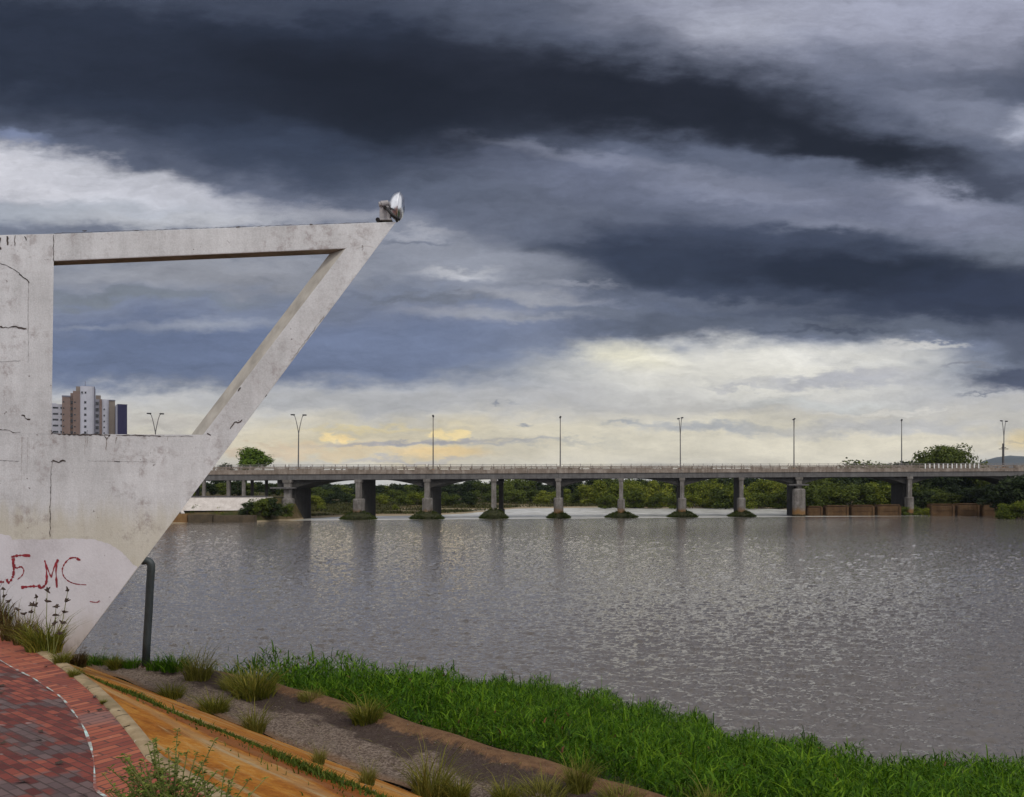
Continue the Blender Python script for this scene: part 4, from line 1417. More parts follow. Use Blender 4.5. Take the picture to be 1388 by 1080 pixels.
# fallen leaves on the paving
def litter():
    g = np.random.default_rng(4)
    mb = MB()
    for px, py in [(135, 963), (160, 965), (140, 954), (118, 932), (128, 945), (55, 992), (52, 1003), (4, 1008), (2, 930), (0, 940), (172, 985), (62, 905), (112, 1078), (30, 1060), (120, 965), (146, 962), (80, 1035)]:
        Y = 1.645 * F / (py - HY)
        c = Vector(((px - CX) * Y / F, Y, EYE - 1.642))
        a = g.uniform(0, 6.28); L = g.uniform(0.02, 0.05)
        d = Vector((math.cos(a), math.sin(a), 0)); s = Vector((-d.y, d.x, 0))
        mb.add([c - d * L, c + s * L * .4 + Vector((0, 0, .012)), c + d * L + Vector((0, 0, .006)), c - s * L * .4], [(0, 1, 2, 3)])
    o = mb.build('leaf_litter', M_SEED)
    tag(o, 'dark fallen leaves and crumbs lying on the red paving', 'litter', kind='stuff')
litter()

# ================================================================ BRIDGE
UP = Vector((0, 0, 1))
def conc(name, lo, mid, hi, streak=0.5, stain=None):
    t = NT(name)
    p = t.pos()
    n = t.noise(p, 0.8, 6, 0.65); st = t.noise(t.mapping(p, (1.6, 1.6, 0.12)), 1.2, 5, 0.7); f = t.noise(p, 6, 4, 0.7)
    v = t.math('ADD', t.math('MULTIPLY', n, 0.4), t.math('ADD', t.math('MULTIPLY', st, 0.4), t.math('MULTIPLY', f, 0.2)))
    c = t.ramp(v, [(0.34, lo), (0.5, mid), (0.64, hi)])
    c = t.mix(c, tuple(q * 0.25 for q in lo), t.step(st, 0.58, 0.72, 0, streak))
    if stain:
        z = t.math('ADD', t.sep(p)[2], t.math('MULTIPLY', t.math('SUBTRACT', n, 0.5), 1.6))
        c = t.mix(c, stain, t.step(z, 0.9, 2.0, 0.9, 0))
        c = t.mix(c, (0.03, 0.028, 0.02), t.step(z, 0.35, 0.6, 0.9, 0))
    return t.fin(c, 0.9, t.bump(f, 0.4, 0.03), 0.2)

M_BEAM = conc('beam_concrete', (0.06, 0.057, 0.057), (0.10, 0.095, 0.094), (0.14, 0.135, 0.132), 0.45)
M_PARA = conc('parapet_concrete', (0.075, 0.056, 0.042), (0.19, 0.155, 0.128), (0.34, 0.30, 0.265), 0.95)
M_PIER = conc('pier_concrete', (0.06, 0.054, 0.047), (0.13, 0.118, 0.107), (0.25, 0.235, 0.225), 0.75, (0.17, 0.09, 0.03))
M_ARCH = conc('old_girder_shaded', (0.022, 0.021, 0.020), (0.035, 0.033, 0.031), (0.05, 0.048, 0.045), 0.3)  # old girders; the shade under the deck is put into this dark colour
M_PWALL = conc('old_pier_shaded', (0.018, 0.016, 0.015), (0.03, 0.028, 0.026), (0.05, 0.046, 0.043), 0.4)  # shaded copy of the pier concrete for rear columns and inner walls
M_RAILM = plain('rail_steel', (0.20, 0.18, 0.17), 0.7, 0.3)
M_ASPH = plain('asphalt', (0.05, 0.05, 0.05), 0.9, 0.2)

D = 5.0
def obox(mb, s0, s1, d0, d1, z0, z1, grade=True):
    """box along the bridge; z relative to the road level at each end"""
    vs = []
    for s in (s0, s1):
        zz = bz(s) if grade else 0
        for d in (d0, d1):
            for z in (z0, z1):
                vs.append(br(s, d, zz + z))
    mb.add(vs, [(0, 1, 3, 2), (4, 6, 7, 5), (0, 4, 5, 1), (2, 3, 7, 6), (0, 2, 6, 4), (1, 5, 7, 3)])

def build_bridge():
    root = empty('road_bridge', br(0, 0, 0), label='long grey concrete road bridge on piers crossing the whole river', cat='bridge')
    inv = -Vector(root.location)
    def P(mb, name, mat, parent=root, label=None, **kw):
        o = mb.build(name, mat, parent, **kw)
        if parent is root: o.location = inv
        recalc(o)
        if label: o['label'] = label
        return o
    S0, S1 = -62.0, 172.0
    mb = MB(); obox(mb, S0, S1, -D + 0.75, D - 0.75, -0.3, 0.0)
    P(mb, 'deck', M_ASPH)
    # edge slab and beam, per span
    joints = [S0] + [k * SPAN for k in range(-1, 7)] + [S1]
    for a, b in zip(joints[:-1], joints[1:]):
        for sg in (-1, 1):
            mb = MB()
            lo, hi = sorted((sg * (D - 0.75), sg * (D + 0.12)))
            obox(mb, a + 0.02, b - 0.02, lo, hi, -0.28, 0.02)
            # low wall, posts, top rail
            lo, hi = sorted((sg * (D - 0.12), sg * (D + 0.10)))
            obox(mb, a + 0.02, b - 0.02, lo, hi, 0.02, 0.50)
            n = 12; st = (b - a) / n
            for k in range(n + 1):
                s = min(max(a + k * st, a + 0.14), b - 0.14)
                g2, h2 = sorted((sg * (D - 0.14), sg * (D + 0.13)))
                obox(mb, s - 0.13, s + 0.13, g2, h2, 0.50, 1.02)
                if k < n:
                    kk = random.random()
                    if kk < 0.35:
                        obox(mb, s + 0.13, s + st - 0.13, lo * 1.0, hi * 0.995, 0.50, 0.80 + 0.05 * kk)
            lo, hi = sorted((sg * (D - 0.16), sg * (D + 0.15)))
            obox(mb, a + 0.02, b - 0.02, lo, hi, 0.86, 1.03)
            P(mb, 'parapet', M_PARA)
            mb = MB()
            for k in range(13):
                s = a + 0.3 + k * (b - a - 0.6) / 12
                obox(mb, s - 0.05, s + 0.05, sg * D - 0.05, sg * D + 0.05, 1.03, 1.50)
            obox(mb, a + 0.2, b - 0.2, sg * D - 0.03, sg * D + 0.03, 1.36, 1.43)
            P(mb, 'guard_rail', M_RAILM)
            mb = MB()
            lo, hi = sorted((sg * (D - 0.55), sg * (D - 0.05)))
            obox(mb, a + 0.02, b - 0.02, lo, hi, -1.28, -0.29)
            P(mb, 'edge_beam', M_BEAM)
    # white railing panels near the right end
    mb = MB()
    for k in range(13):
        s = 128 + k * 1.05
        obox(mb, s - 0.12, s + 0.12, -D - 0.22, -D - 0.16, 0.35 + 0.1 * (k % 2), 1.35)
    P(mb, 'white_post_row', plain('white_post_paint', (0.62, 0.62, 0.60), 0.7, 0.1))
    # haunched girders under the old deck
    def soffit(s):
        k = round(s / SPAN); dist = abs(s - k * SPAN)
        if k < 0: return -1.05
        t = max(0.0, 1 - dist / 9.5)
        return -1.30 - 1.75 * t * t
    ss = np.arange(-2.0, S1, 0.8)
    mb = MB(); vs, fs = [], []
    for s in ss:
        for d in (-D + 0.7, D - 0.7):
            vs += [br(s, d, bz(s) - 0.31), br(s, d, bz(s) + soffit(s))]
    for i in range(len(ss) - 1):
        o = i * 4
        fs += [(o, o + 4, o + 5, o + 1), (o + 2, o + 3, o + 7, o + 6), (o + 1, o + 5, o + 7, o + 3), (o, o + 2, o + 6, o + 4)]
    fs += [(0, 1, 3, 2), (len(vs) - 4, len(vs) - 2, len(vs) - 1, len(vs) - 3)]
    mb.add(vs, fs)
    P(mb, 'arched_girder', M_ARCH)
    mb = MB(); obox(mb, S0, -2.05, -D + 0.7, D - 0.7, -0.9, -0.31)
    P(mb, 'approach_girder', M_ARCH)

    def stadium(s, d, ws, wd, n=8):
        """plan of a pier base with rounded nose towards us"""
        pts = []
        for k in range(n + 1):
            a = math.pi + math.pi * k / n
            pts.append(br(s + math.cos(a) * ws / 2, d + math.sin(a) * ws / 2 * 0.8 - wd / 2 + ws * 0.4))
        for k in range(n + 1):
            a = math.pi * k / n
            pts.append(br(s + math.cos(a) * ws / 2, d + math.sin(a) * ws / 2 * 0.8 + wd / 2 - ws * 0.4))
        return [(p.x, p.y) for p in pts]
    def rect(s, d, ws, wd):
        return [tuple(br(s + a * ws / 2, d + b * wd / 2))[:2] for a, b in ((-1, -1), (1, -1), (1, 1), (-1, 1))]

    # (position in spans, base width, base top, column width, wall width or 0)
    piers = [(0, 2.0, 3.9, 1.3, 1.9), (0.5, 2.1, 3.8, 1.05, 1.0), (1, 2.0, 3.9, 1.05, 1.6), (1.5, 1.5, 1.6, 0.95, 0),
             (2, 2.1, 3.9, 1.05, 0.9), (2.5, 1.8, 3.6, 0.95, 0), (3, 2.0, 3.8, 1.0, 1.5), (3.5, 2.0, 3.8, 1.0, 0.9),
             (4, 3.1, 5.6, 1.4, 1.9), (5, 1.9, 3.9, 1.1, 2.6), (6, 2.4, 4.2, 1.4, 2.4)]
    for i, bw, bt, cw, ww in piers:
        s = i * SPAN
        bw, cw = bw * (0.92 if i == 4 else 0.84), cw * 0.84
        pr = empty('pier', (0, 0, 0)); pr.parent = root; pr.location = Vector(br(s, 0)) - Vector(root.location)
        off = -Vector(br(s, 0))
        def Q(mb, name, mat):
            o = mb.build(name, mat, pr); o.location = off; recalc(o); return o
        top = bz(s) - 1.285
        ww *= 0.72
        for d in ((-D + 0.35,) if ww else (-D + 0.35, D - 0.35)):
            mb = MB()
            mb.prism(rect(s, d, cw, 0.95), bt - 0.02, top - 0.62)
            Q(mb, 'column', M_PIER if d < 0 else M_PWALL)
            mb = MB()
            mb.prism(rect(s, d, cw * 1.1, 1.05), top - 0.62, top - 0.42, rect(s, d, cw * 1.38, 1.2))
            mb.prism(rect(s, d, cw * 1.38, 1.2), top - 0.42, top)
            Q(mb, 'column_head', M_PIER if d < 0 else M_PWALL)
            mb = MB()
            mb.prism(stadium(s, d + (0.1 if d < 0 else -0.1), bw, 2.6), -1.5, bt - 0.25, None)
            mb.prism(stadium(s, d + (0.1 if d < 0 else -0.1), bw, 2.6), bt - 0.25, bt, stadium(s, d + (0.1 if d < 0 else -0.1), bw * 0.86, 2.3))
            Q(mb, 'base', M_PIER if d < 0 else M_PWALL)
        if ww:
            mb = MB()
            mb.prism(rect(s, 0.5, ww, 2 * D - 2.3), -1.5, bz(s) + soffit(s) + 0.15)
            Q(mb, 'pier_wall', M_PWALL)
        else:
            mb = MB()
            mb.prism(rect(s, 0, 0.5, 2 * D - 1.8), top - 1.1, top - 0.3)
            Q(mb, 'cross_beam', M_PWALL)
    # service platforms on two piers
    for i, zc, x0, x1 in ((4, 6.35, -2.4, 1.9), (0, 5.75, -2.6, 1.2)):
        s = i * SPAN
        mb = MB(); mb.prism([tuple(br(s + a, -D + 0.35 + b))[:2] for a, b in ((x0, -1.3), (x1, -1.3), (x1, 0.9), (x0, 0.9))], zc - 0.14, zc + 0.14)
        P(mb, 'platform', M_BEAM)
    # slender columns of the approach viaduct
    for s in (-7.6, -10.2, -14.3, -20, -27, -34):
        for d in (-D + 0.35, D - 0.35):
            mb = MB(); mb.prism(rect(s, d, 0.42, 0.5), 3.9, bz(s) - 1.27)
            P(mb, 'approach_column', M_PIER)
build_bridge()

# ---------------------------------------------------------------- street lamps on the bridge
def lamp_proto():
    root = empty('street_lamp', (0, 0, 0))
    steel = plain('lamp_steel', (0.11, 0.105, 0.105), 0.6, 0.25)
    dk = plain('lamp_head_dark', (0.025, 0.025, 0.028), 0.5, 0.2)
    mb = MB(); mb.box((0, 0, 0.25), (0.5, 0.5, 0.9))
    mb.build('plinth', plain('plinth_orange', (0.28, 0.13, 0.06), 0.9, 0.3), root, bevel=0.04)
    mb = MB(); mb.tube([(0, 0, 0.7), (0.03, 0, 4.0), (0.06, 0, 7.4)], [0.13, 0.115, 0.10], 8)
    recalc(mb.build('pole', steel, root))
    for sg in (-1, 1):
        mb = MB()
        tip = Vector((0.06 + sg * 0.95, 0, 10.75))
        mb.tube([(0.06, 0, 7.3), (0.06 + sg * 0.16, 0, 8.3), (0.06 + sg * 0.45, 0, 9.7), (0.06 + sg * 0.68, 0, 10.5), tip], [0.085, 0.075, 0.065, 0.06, 0.055], 7)
        arm = recalc(mb.build('arm', steel, root))
        mb = MB(); mb.box(tip + Vector((sg * 0.1, 0, 0.04)), (0.78, 0.36, 0.24))
        h = mb.build('lamp_head', dk, arm, bevel=0.09)
    return root
LAMP = lamp_proto()
def copy_tree(o, parent=None):
    c = o.copy(); COL.objects.link(c)
    if parent is not None:
        c.parent = parent
    for ch in list(o.children):
        copy_tree(ch, c)
    return c
lamp_labels = ['double armed street lamp seen through the opening of the white frame',
               'double armed street lamp on the bridge next to the slanted strut',
               'street lamp on the bridge above the yellow clouds', 'street lamp near the middle of the bridge, left of the grey cloud strip',
               'street lamp on the bridge right of the midmost one', 'street lamp on the bridge above the pier with the white platform',
               'street lamp on the bridge left of the big umbrella tree', 'street lamp on the bridge beside the dark utility pole']
ang = [8, 8, 84, 78, 88, 66, 55, 22]
for k, i in enumerate(range(-1, 7)):
    o = LAMP if k == 0 else copy_tree(LAMP)
    s = i * SPAN
    o.location = br(s, 0.0, bz(s))
    o.rotation_euler = (0, 0, R(ang[k]) * (1 if k > 2 else 1) + R(10.5))
    tag(o, lamp_labels[k], 'street lamp', 'street lamps along the bridge')

def utility_pole():
    Y = 192.0
    b = Vector(((1359.5 - CX) * Y / F, Y, 4.0))
    root = empty('utility_pole', b, label='short dark utility pole with small crossarms at the right end of the bridge', cat='utility pole')
    wood = plain('pole_wood', (0.04, 0.032, 0.028), 0.9, 0.3)
    mb = MB(); mb.tube([(0, 0, 0), (0, 0, 12.2)], [0.24, 0.17], 8); mb.build('pole', wood, root)
    for z, l in ((11.2, 1.1), (10.9, 2.2)):
        mb = MB(); mb.box((0, -0.24, z), (l, 0.14, 0.14)); mb.build('crossarm', wood, root)
utility_pole()

# ================================================================ FAR BANKS
def far_h(x, y):
    """terrain height beyond the near river"""
    u = x / max(y, 1.0) * F          # bearing
    s = (x - BR_O.x) * BR_A.x + (y - BR_O.y) * BR_A.y
    q = Vector((x, y, 0)) - BR_O
    # solve q = a*BR_A + b*BR_P
    det = BR_A.x * BR_P.y - BR_A.y * BR_P.x
    a = (q.x * BR_P.y - q.y * BR_P.x) / det
    b = (BR_A.x * q.y - BR_A.y * q.x) / det
    n = math.sin(x * 0.11 + 1.3) * math.sin(y * 0.07) + 0.5 * math.sin(x * 0.31 + y * 0.23)
    # near edge of the land behind the bridge as a function of bearing
    back = float(np.interp(a, [-60, -6, 0, 6, 20, 26, 32, 60, 62, 95, 108, 116, 130, 200], [-14, -14, 2, 12, 14, 24, 66, 74, 62, 58, 44, 4, -6, -10]))
    h = np.clip((b - back) / 6.0, -1, 1)
    h = -0.6 + (h + 1) * 0.5
    if b > back + 6: h = 0.32 + min(0.3, (b - back - 6) * 0.004) + 0.13 * n - 0.75 * float(np.clip((math.sin(x * 0.045 + 2.2) * math.sin(y * 0.13 + x * 0.02) - 0.55) * 4, 0, 1)) * (1 if a > 2 else 0)
    if a < -2 and b < 8: h = max(h, np.interp(b, [-16, -10, -8], [-0.6, 1.6, 2.0]) if b > -16 else h)
    if b > -8 and (x < -0.27 * y or (a < -2 and b < 6)): h = max(h, 4.0)
    return float(h), a, b

def build_far():
    t = NT('flood_plain')
    p = t.pos()
    n = t.noise(p, 0.06, 6, 0.65); f = t.noise(p, 0.5, 5, 0.7)
    v = t.math('ADD', t.math('MULTIPLY', n, 0.6), t.math('MULTIPLY', f, 0.4))
    c = t.ramp(v, [(0.36, (0.022, 0.028, 0.009)), (0.46, (0.04, 0.042, 0.014)), (0.54, (0.075, 0.055, 0.026)), (0.64, (0.15, 0.115, 0.072))])
    zz = t.math('ADD', t.sep(p)[2], t.math('MULTIPLY', t.math('SUBTRACT', f, 0.5), 0.25))
    c = t.mix(c, (0.30, 0.24, 0.16), t.step(zz, 0.18, 0.34, 0.85, 0))
    m = t.fin(c, 0.95, None, 0.1)
    rows = []
    ys = [126, 130, 134, 138, 142, 146, 150, 154, 158, 162, 166, 170, 176, 182, 188, 194, 200, 208, 216, 224, 232, 242, 252, 264, 280, 300, 330, 380, 460, 600, 900, 1500, 2400, 3400]
    for y in ys:
        r = []
        for k in range(-90, 121):
            x = (k / 100) * max(y, 150) * 0.85
            h, a, b = far_h(x, y)
            if b < -18: h = min(h, -0.7)
            r.append((x, y, h if y < 300 else 0.7))
        rows.append(r)
    sheet('flood_plain', rows, m)
    # distant hills
    t = NT('hazed_hill_forest')
    n = t.noise(t.pos(), 0.004, 6, 0.6)
    m = t.fin(t.ramp(n, [(0.3, (0.05, 0.065, 0.065)), (0.7, (0.085, 0.10, 0.10))]), 0.95)  # bluish grey puts part of the distance haze into the colour
    Yh = 3000.0
    rows = []
    for j in range(15):
        r = []
        for k in range(81):
            px = 1290 + k * 4
            prof = np.interp(px, [1290, 1325, 1338, 1348, 1358, 1366, 1372, 1378, 1386, 1396, 1420, 1470, 1540, 1610], [668, 640, 633, 625, 620, 617.5, 617, 619, 622.5, 626, 622, 612, 618, 668])
            top = EYE + (HY - prof) * Yh / F
            t_ = j / 14
            ridge = math.sin(math.pi * t_) ** 0.8 * (1 + 0.06 * math.sin(k * 0.9 + j) * math.sin(math.pi * t_ * 2))
            r.append(((px - CX) * Yh / F, Yh - 350 + 700 * t_, max(-5.0, top * ridge)))
        rows.append(r)
    sheet('hills', rows, m)
build_far()

# ---- left bank: sloped white wall, stair, dark retaining wall
M_WHITEW = conc('whitewashed_wall', (0.33, 0.29, 0.26), (0.46, 0.42, 0.39), (0.58, 0.54, 0.50), 0.3)
M_DARKW = conc('dark_river_wall', (0.035, 0.028, 0.02), (0.065, 0.05, 0.033), (0.11, 0.08, 0.05), 0.5)
def left_bank():
    root = empty('embankment_wall', br(-14, -9, 2), label='pale sloping embankment wall under the left end of the bridge', cat='wall')
    inv = -Vector(root.location)
    mb = MB()
    v = [br(-70, -7.6, 4.15), br(-2.6, -7.6, 4.15), br(-2.6, -10.2, 1.9), br(-70, -10.2, 1.9), br(-70, -4.5, 4.15), br(-2.6, -4.5, 4.15), br(-2.6, -4.5, 1.5), br(-70, -4.5, 1.5)]
    mb.add(v, [(0, 1, 2, 3), (4, 5, 1, 0), (1, 5, 6, 2), (4, 0, 3, 7)])
    o = mb.build('wall_face', M_WHITEW, root); o.location = inv; recalc(o)
    mb = MB(); a, b = br(-70, -7.5, 4.26), br(-2.5, -7.5, 4.26)
    mb.box((a + b) / 2, ((b - a).length, 0.5, 0.22), (BR_A, BR_P, UP))
    o = mb.build('coping', M_BEAM, root); o.location = inv
    st = empty('river_stair', br(-18, -10, 2), label='stair with two pale sloping side walls on the left embankment', cat='stair')
    inv2 = -Vector(st.location)
    for s0 in (-21.2, -18.3):
        mb = MB()
        v = [br(s0, -7.9, 4.35), br(s0 + 0.5, -7.9, 4.35), br(s0 + 4.4, -11.8, 1.6), br(s0 + 3.9, -11.8, 1.6)]
        w = [q - UP * 1.2 for q in v]
        mb.add(v + w, [(0, 1, 2, 3), (0, 4, 5, 1), (1, 5, 6, 2), (2, 6, 7, 3), (3, 7, 4, 0)])
        o = mb.build('side_wall', M_WHITEW, st); o.location = inv2; recalc(o)
    mb = MB()
    for k in range(12):
        f = k / 12
        c = br(-19.2 + 3.9 * f, -8.0 - 3.8 * f, 3.75 - 2.6 * f)
        mb.box(c, (2.4, 0.42, 0.34), (BR_A, BR_P, UP))
    o = mb.build('steps', M_DARKW, st); o.location = inv2
    for k, (s0, s1, z1) in enumerate([(-60, -17.2, 1.5), (-17.0, -12.2, 1.5), (-12.0, -8.2, 1.35), (-8.0, -1.6, 1.2)]):
        mb = MB(); mb.prism([tuple(br(a, b))[:2] for a, b in ((s0, -14.6), (s1, -14.6), (s1, -13.4), (s0, -13.4))], -1.2, z1)
        o = mb.build('retaining_wall', conc('ochre_block', (0.10, 0.055, 0.022), (0.17, 0.095, 0.04), (0.24, 0.15, 0.07), 0.5) if k == 1 else M_DARKW)
        recalc(o)
        tag(o, ['long dark retaining wall at the waterline of the left bank', 'ochre brown block in the dark retaining wall of the left bank',
                'dark block right of the ochre one in the left retaining wall', 'dark retaining block under the bush beside the first pier'][k], 'retaining wall', 'retaining walls on the left bank')
left_bank()

M_RUSTW = conc('rust_brown_block', (0.04, 0.022, 0.011), (0.078, 0.044, 0.02), (0.125, 0.076, 0.038), 0.6)
def right_blocks():
    n = 0
    lab = ['brown river block next to the round nosed pier', 'second brown river block right of the round nosed pier', 'third brown river block right of the round nosed pier',
           'brown river block left of the grassy gap', 'brown river block right of the grassy gap', 'brown river block second from the grassy gap', 'brown river block next to the right bank bushes']
    for p0, p1, y0 in [(1094, 1115, 686), (1119.5, 1150, 685), (1154.5, 1185, 684.5), (1189.5, 1221, 684), (1262, 1293.5, 683), (1298, 1327, 682.5), (1332, 1362, 682)]:
        Y = 166.0
        a, b = pt(p0, 700, Y), pt(p1, 700, Y)
        z1 = EYE + (HY - y0) * Y / F
        root = empty('river_block', ((a.x + b.x) / 2, Y, 0), label=lab[n], cat='river wall', group='brown blocks along the right bank')
        w = b.x - a.x
        mb = MB(); mb.box((0, 1.0, z1 / 2 - 0.6), (w, 2.2, z1 + 1.0))
        mb.build('block', M_RUSTW, root, bevel=0.35)
        mb = MB(); mb.box((0, 0.95, z1 - 0.04), (w - 0.5, 2.3, 0.16))
        mb.build('cap', M_RUSTW, root)
        mb = MB(); mb.box((w / 2 - 0.25, -0.2, z1 / 2 - 0.7), (0.4, 0.18, z1 + 0.9)); mb.box((0, -0.16, z1 * 0.48), (w - 0.7, 0.10, 0.16))
        mb.build('rib', M_RUSTW, root)
        n += 1
right_blocks()

# ================================================================ TREES
def crown_mesh(seed, w, h, lobes, leaves, leaf, flat=0.8, spread=1.0, mat=None, low=0.15, hollow=0.35):
    """leaf clumps spread through a crown of width w and height h"""
    g = np.random.default_rng(seed)
    cs = []
    for i in range(lobes):
        a = g.uniform(0, 2 * np.pi); rr = math.sqrt(g.uniform(0, 1)) * 0.36 * w * spread
        zc = h * (low + (0.86 - low) * g.uniform(0, 1) ** 0.8)
        k = 1 - 0.55 * abs(zc / h - 0.45) * 1.4
        cs.append((math.cos(a) * rr * k, math.sin(a) * rr * k, zc, g.uniform(0.13, 0.24) * w))
    cs = np.array(cs)
    n = leaves
    li = g.integers(0, lobes, n)
    d = g.normal(0, 1, (n, 3)); d /= np.linalg.norm(d, axis=1)[:, None]
    rad = cs[li, 3] * (hollow + (1 - hollow) * g.uniform(0, 1, n) ** 0.5) * g.uniform(0.8, 1.12, n)
    c = cs[li, :3] + d * rad[:, None] * np.array([1, 1, flat])
    c[:, 2] = np.maximum(c[:, 2], 0.05 * h)
    nrm = d + g.normal(0, 0.55, (n, 3)) + np.array([0, 0, 0.45]); nrm /= np.linalg.norm(nrm, axis=1)[:, None]
    t = np.cross(nrm, g.normal(0, 1, (n, 3))); t /= np.linalg.norm(t, axis=1)[:, None]
    b = np.cross(nrm, t)
    L = leaf * g.uniform(0.55, 1.25, n)[:, None]
    v = np.stack([c - t * L, c + b * L * 0.55, c + t * L, c - b * L * 0.55], 1).reshape(-1, 3)
    me = fast_mesh('crown', v, np.arange(n * 4).reshape(-1, 4))
    me.materials.append(mat)
    return me, cs

M_BARK = plain('bark', (0.07, 0.055, 0.04), 0.95, 0.35, 3)
def trunk_mesh(cs, h, r, seed):
    g = random.Random(seed)
    mb = MB()
    mb.tube([(0, 0, -0.4), (0.02 * h, 0, h * 0.25), (0, 0.02 * h, h * 0.5), (0, 0, h * 0.72)], [r, r * 0.8, r * 0.55, r * 0.25], 7)
    for c in cs[: 9]:
        z0 = min(max(0.15 * h, c[2] * 0.5), 0.6 * h)
        mb.tube([(0, 0, z0), (c[0] * 0.5, c[1] * 0.5, (z0 + c[2]) / 2 + 0.03 * h), (c[0], c[1], c[2])], [r * 0.45, r * 0.3, r * 0.1], 5)
    me = bpy.data.meshes.new('trunk'); me.from_pydata(mb.v, [], mb.f); me.materials.append(M_BARK)
    return me

M_F_DARK = leaf_mat('foliage_dark', (0.010, 0.018, 0.005), (0.022, 0.036, 0.010), (0.045, 0.062, 0.016), 0.25)
M_F_MID = leaf_mat('foliage_mid', (0.026, 0.040, 0.006), (0.068, 0.092, 0.012), (0.130, 0.155, 0.022), 0.3)
M_F_LIGHT = leaf_mat('foliage_light', (0.042, 0.062, 0.006), (0.125, 0.155, 0.013), (0.23, 0.24, 0.03), 0.35)
M_F_BRIGHT = leaf_mat('foliage_bright', (0.028, 0.055, 0.006), (0.075, 0.13, 0.012), (0.15, 0.215, 0.025), 0.35)

VAR = {}
def variant(key, seed, w, h, lobes, leaves, leaf, mat, r=0.16, **kw):
    me, cs = crown_mesh(seed, w, h, lobes, leaves, leaf, mat=mat, **kw)
    VAR[key] = (me, trunk_mesh(cs, h, r, seed), h)
for i in range(3):
    variant('d%d' % i, 50 + i, 7.5, 7.0, 22, 2600, 0.30, M_F_DARK)
    variant('m%d' % i, 60 + i, 7.0, 5.5, 20, 2600, 0.27, M_F_MID, low=0.08)
    variant('l%d' % i, 70 + i, 7.0, 5.0, 20, 2600, 0.25, M_F_LIGHT, low=0.06)
variant('umbrella', 81, 17.8, 17.0, 44, 9000, 0.36, M_F_MID, r=0.55, low=0.52, flat=0.6, spread=1.2)
variant('round', 83, 6.6, 6.0, 30, 5200, 0.22, M_F_BRIGHT, r=0.2, low=0.12)

def tree(name, key, loc, label, group=None, k=1.0, rz=None, sx=1.0, cat='tree', cm='crown', trunk=True):
    me, tm, h = VAR[key]
    root = empty(name, loc, random.uniform(0, 6.28) if rz is None else rz, label=label, cat=cat, group=group)
    c = bpy.data.objects.new(cm, me); c.scale = (k * sx, k * sx, k); link(c, root)
    if trunk:
        q = bpy.data.objects.new('trunk', tm); q.scale = (k * sx, k * sx, k); link(q, root)
    return root

# single trees that stand out
tree('leafy_tree', 'round', pt(344, 0, 205).xy.to_tuple() + (EYE + (HY - 641) * 205 / F - 0.2,), 'rounded bright green tree behind the left end of the bridge', k=1.12, sx=1.5)
tree('leafy_tree', 'd0', pt(302, 0, 240).xy.to_tuple() + (4.5,), 'dark tree just right of the slanted strut behind the bridge', k=1.25)
tree('umbrella_tree', 'umbrella', pt(1281, 0, 205).xy.to_tuple() + (1.0,), 'broad umbrella shaped tree above the right end of the bridge', k=0.96, rz=0.6)
tree('leafy_tree', 'm1', pt(1172, 0, 240).xy.to_tuple() + (2.0,), 'dark flat topped trees just above the bridge left of the umbrella tree', k=2.05, sx=1.15)
tree('leafy_tree', 'd1', pt(1207, 0, 240).xy.to_tuple() + (2.0,), 'small pointed tree top above the bridge beside the umbrella tree', k=1.62, sx=0.6)
tree('leafy_tree', 'd2', pt(1240, 0, 215).xy.to_tuple() + (1.5,), 'dark tree at the left foot of the umbrella tree', k=1.7, sx=0.9)
tree('leafy_tree', 'm2', pt(1077, 0, 235).xy.to_tuple() + (1.5,), 'small tree top above the bridge over the round nosed pier', k=2.0, sx=0.62)
tree('leafy_tree', 'm0', pt(1322, 0, 205).xy.to_tuple() + (1.5,), 'green tree at the right foot of the umbrella tree', k=1.9, sx=0.7)

G = 'riverside trees beyond the bridge'
LB = {'l': 'light green shrubby tree in the thicket seen beneath the bridge', 'm': 'mid green bushy tree in the thicket seen beneath the bridge', 'd': 'dark tree in the thicket seen beneath the bridge'}
rr = random.Random(5)
def row(px0, px1, step, Y0, Y1, kinds, top0, top1, jitter=2.5):
    px = px0
    while px < px1:
        Y = rr.uniform(Y0, Y1)
        kd = rr.choice(kinds)
        key = kd + str(rr.randrange(3))
        f = (px - px0) / (px1 - px0)
        top = top0 + (top1 - top0) * f + rr.uniform(-jitter, jitter)
        x = (px - CX) * Y / F
        z = max(far_h(x, Y)[0], 0.2) if Y < 300 else 1.2
        hgt = EYE + (HY - top) * Y / F - z
        k = max(0.25, hgt / (VAR[key][2] * 1.0))
        tree('riverside_tree', key, (x, Y, z - 0.1), LB[kd], G, k=k, sx=rr.uniform(0.9, 1.25) * min(1.35, max(0.9, 1.3 / k)))
        px += step * rr.uniform(0.8, 1.25)
# far skyline, then nearer shrubs
row(425, 640, 15, 300, 345, 'ddm', 658, 652)
row(640, 1060, 15, 290, 335, 'ddm', 651, 644)
row(440, 640, 19, 250, 290, 'dm', 666, 664, 3)
row(428, 650, 21, 226, 250, 'mld', 670, 668, 3)
row(436, 600, 52, 190, 212, 'lm', 683, 682, 2)
row(640, 800, 20, 262, 288, 'mlm', 665, 662, 4)
row(800, 1070, 19, 228, 262, 'llm', 653, 650, 4)
row(820, 1065, 23, 215, 228, 'lm', 668, 664, 4)
row(1085, 1230, 15, 205, 235, 'mdd', 640, 634, 4)
row(1090, 1240, 18, 186, 200, 'lmd', 662, 655, 6)
row(1235, 1400, 15, 196, 225, 'ddm', 640, 638, 4)
row(1250, 1400, 18, 184, 195, 'ddm', 664, 655, 5)
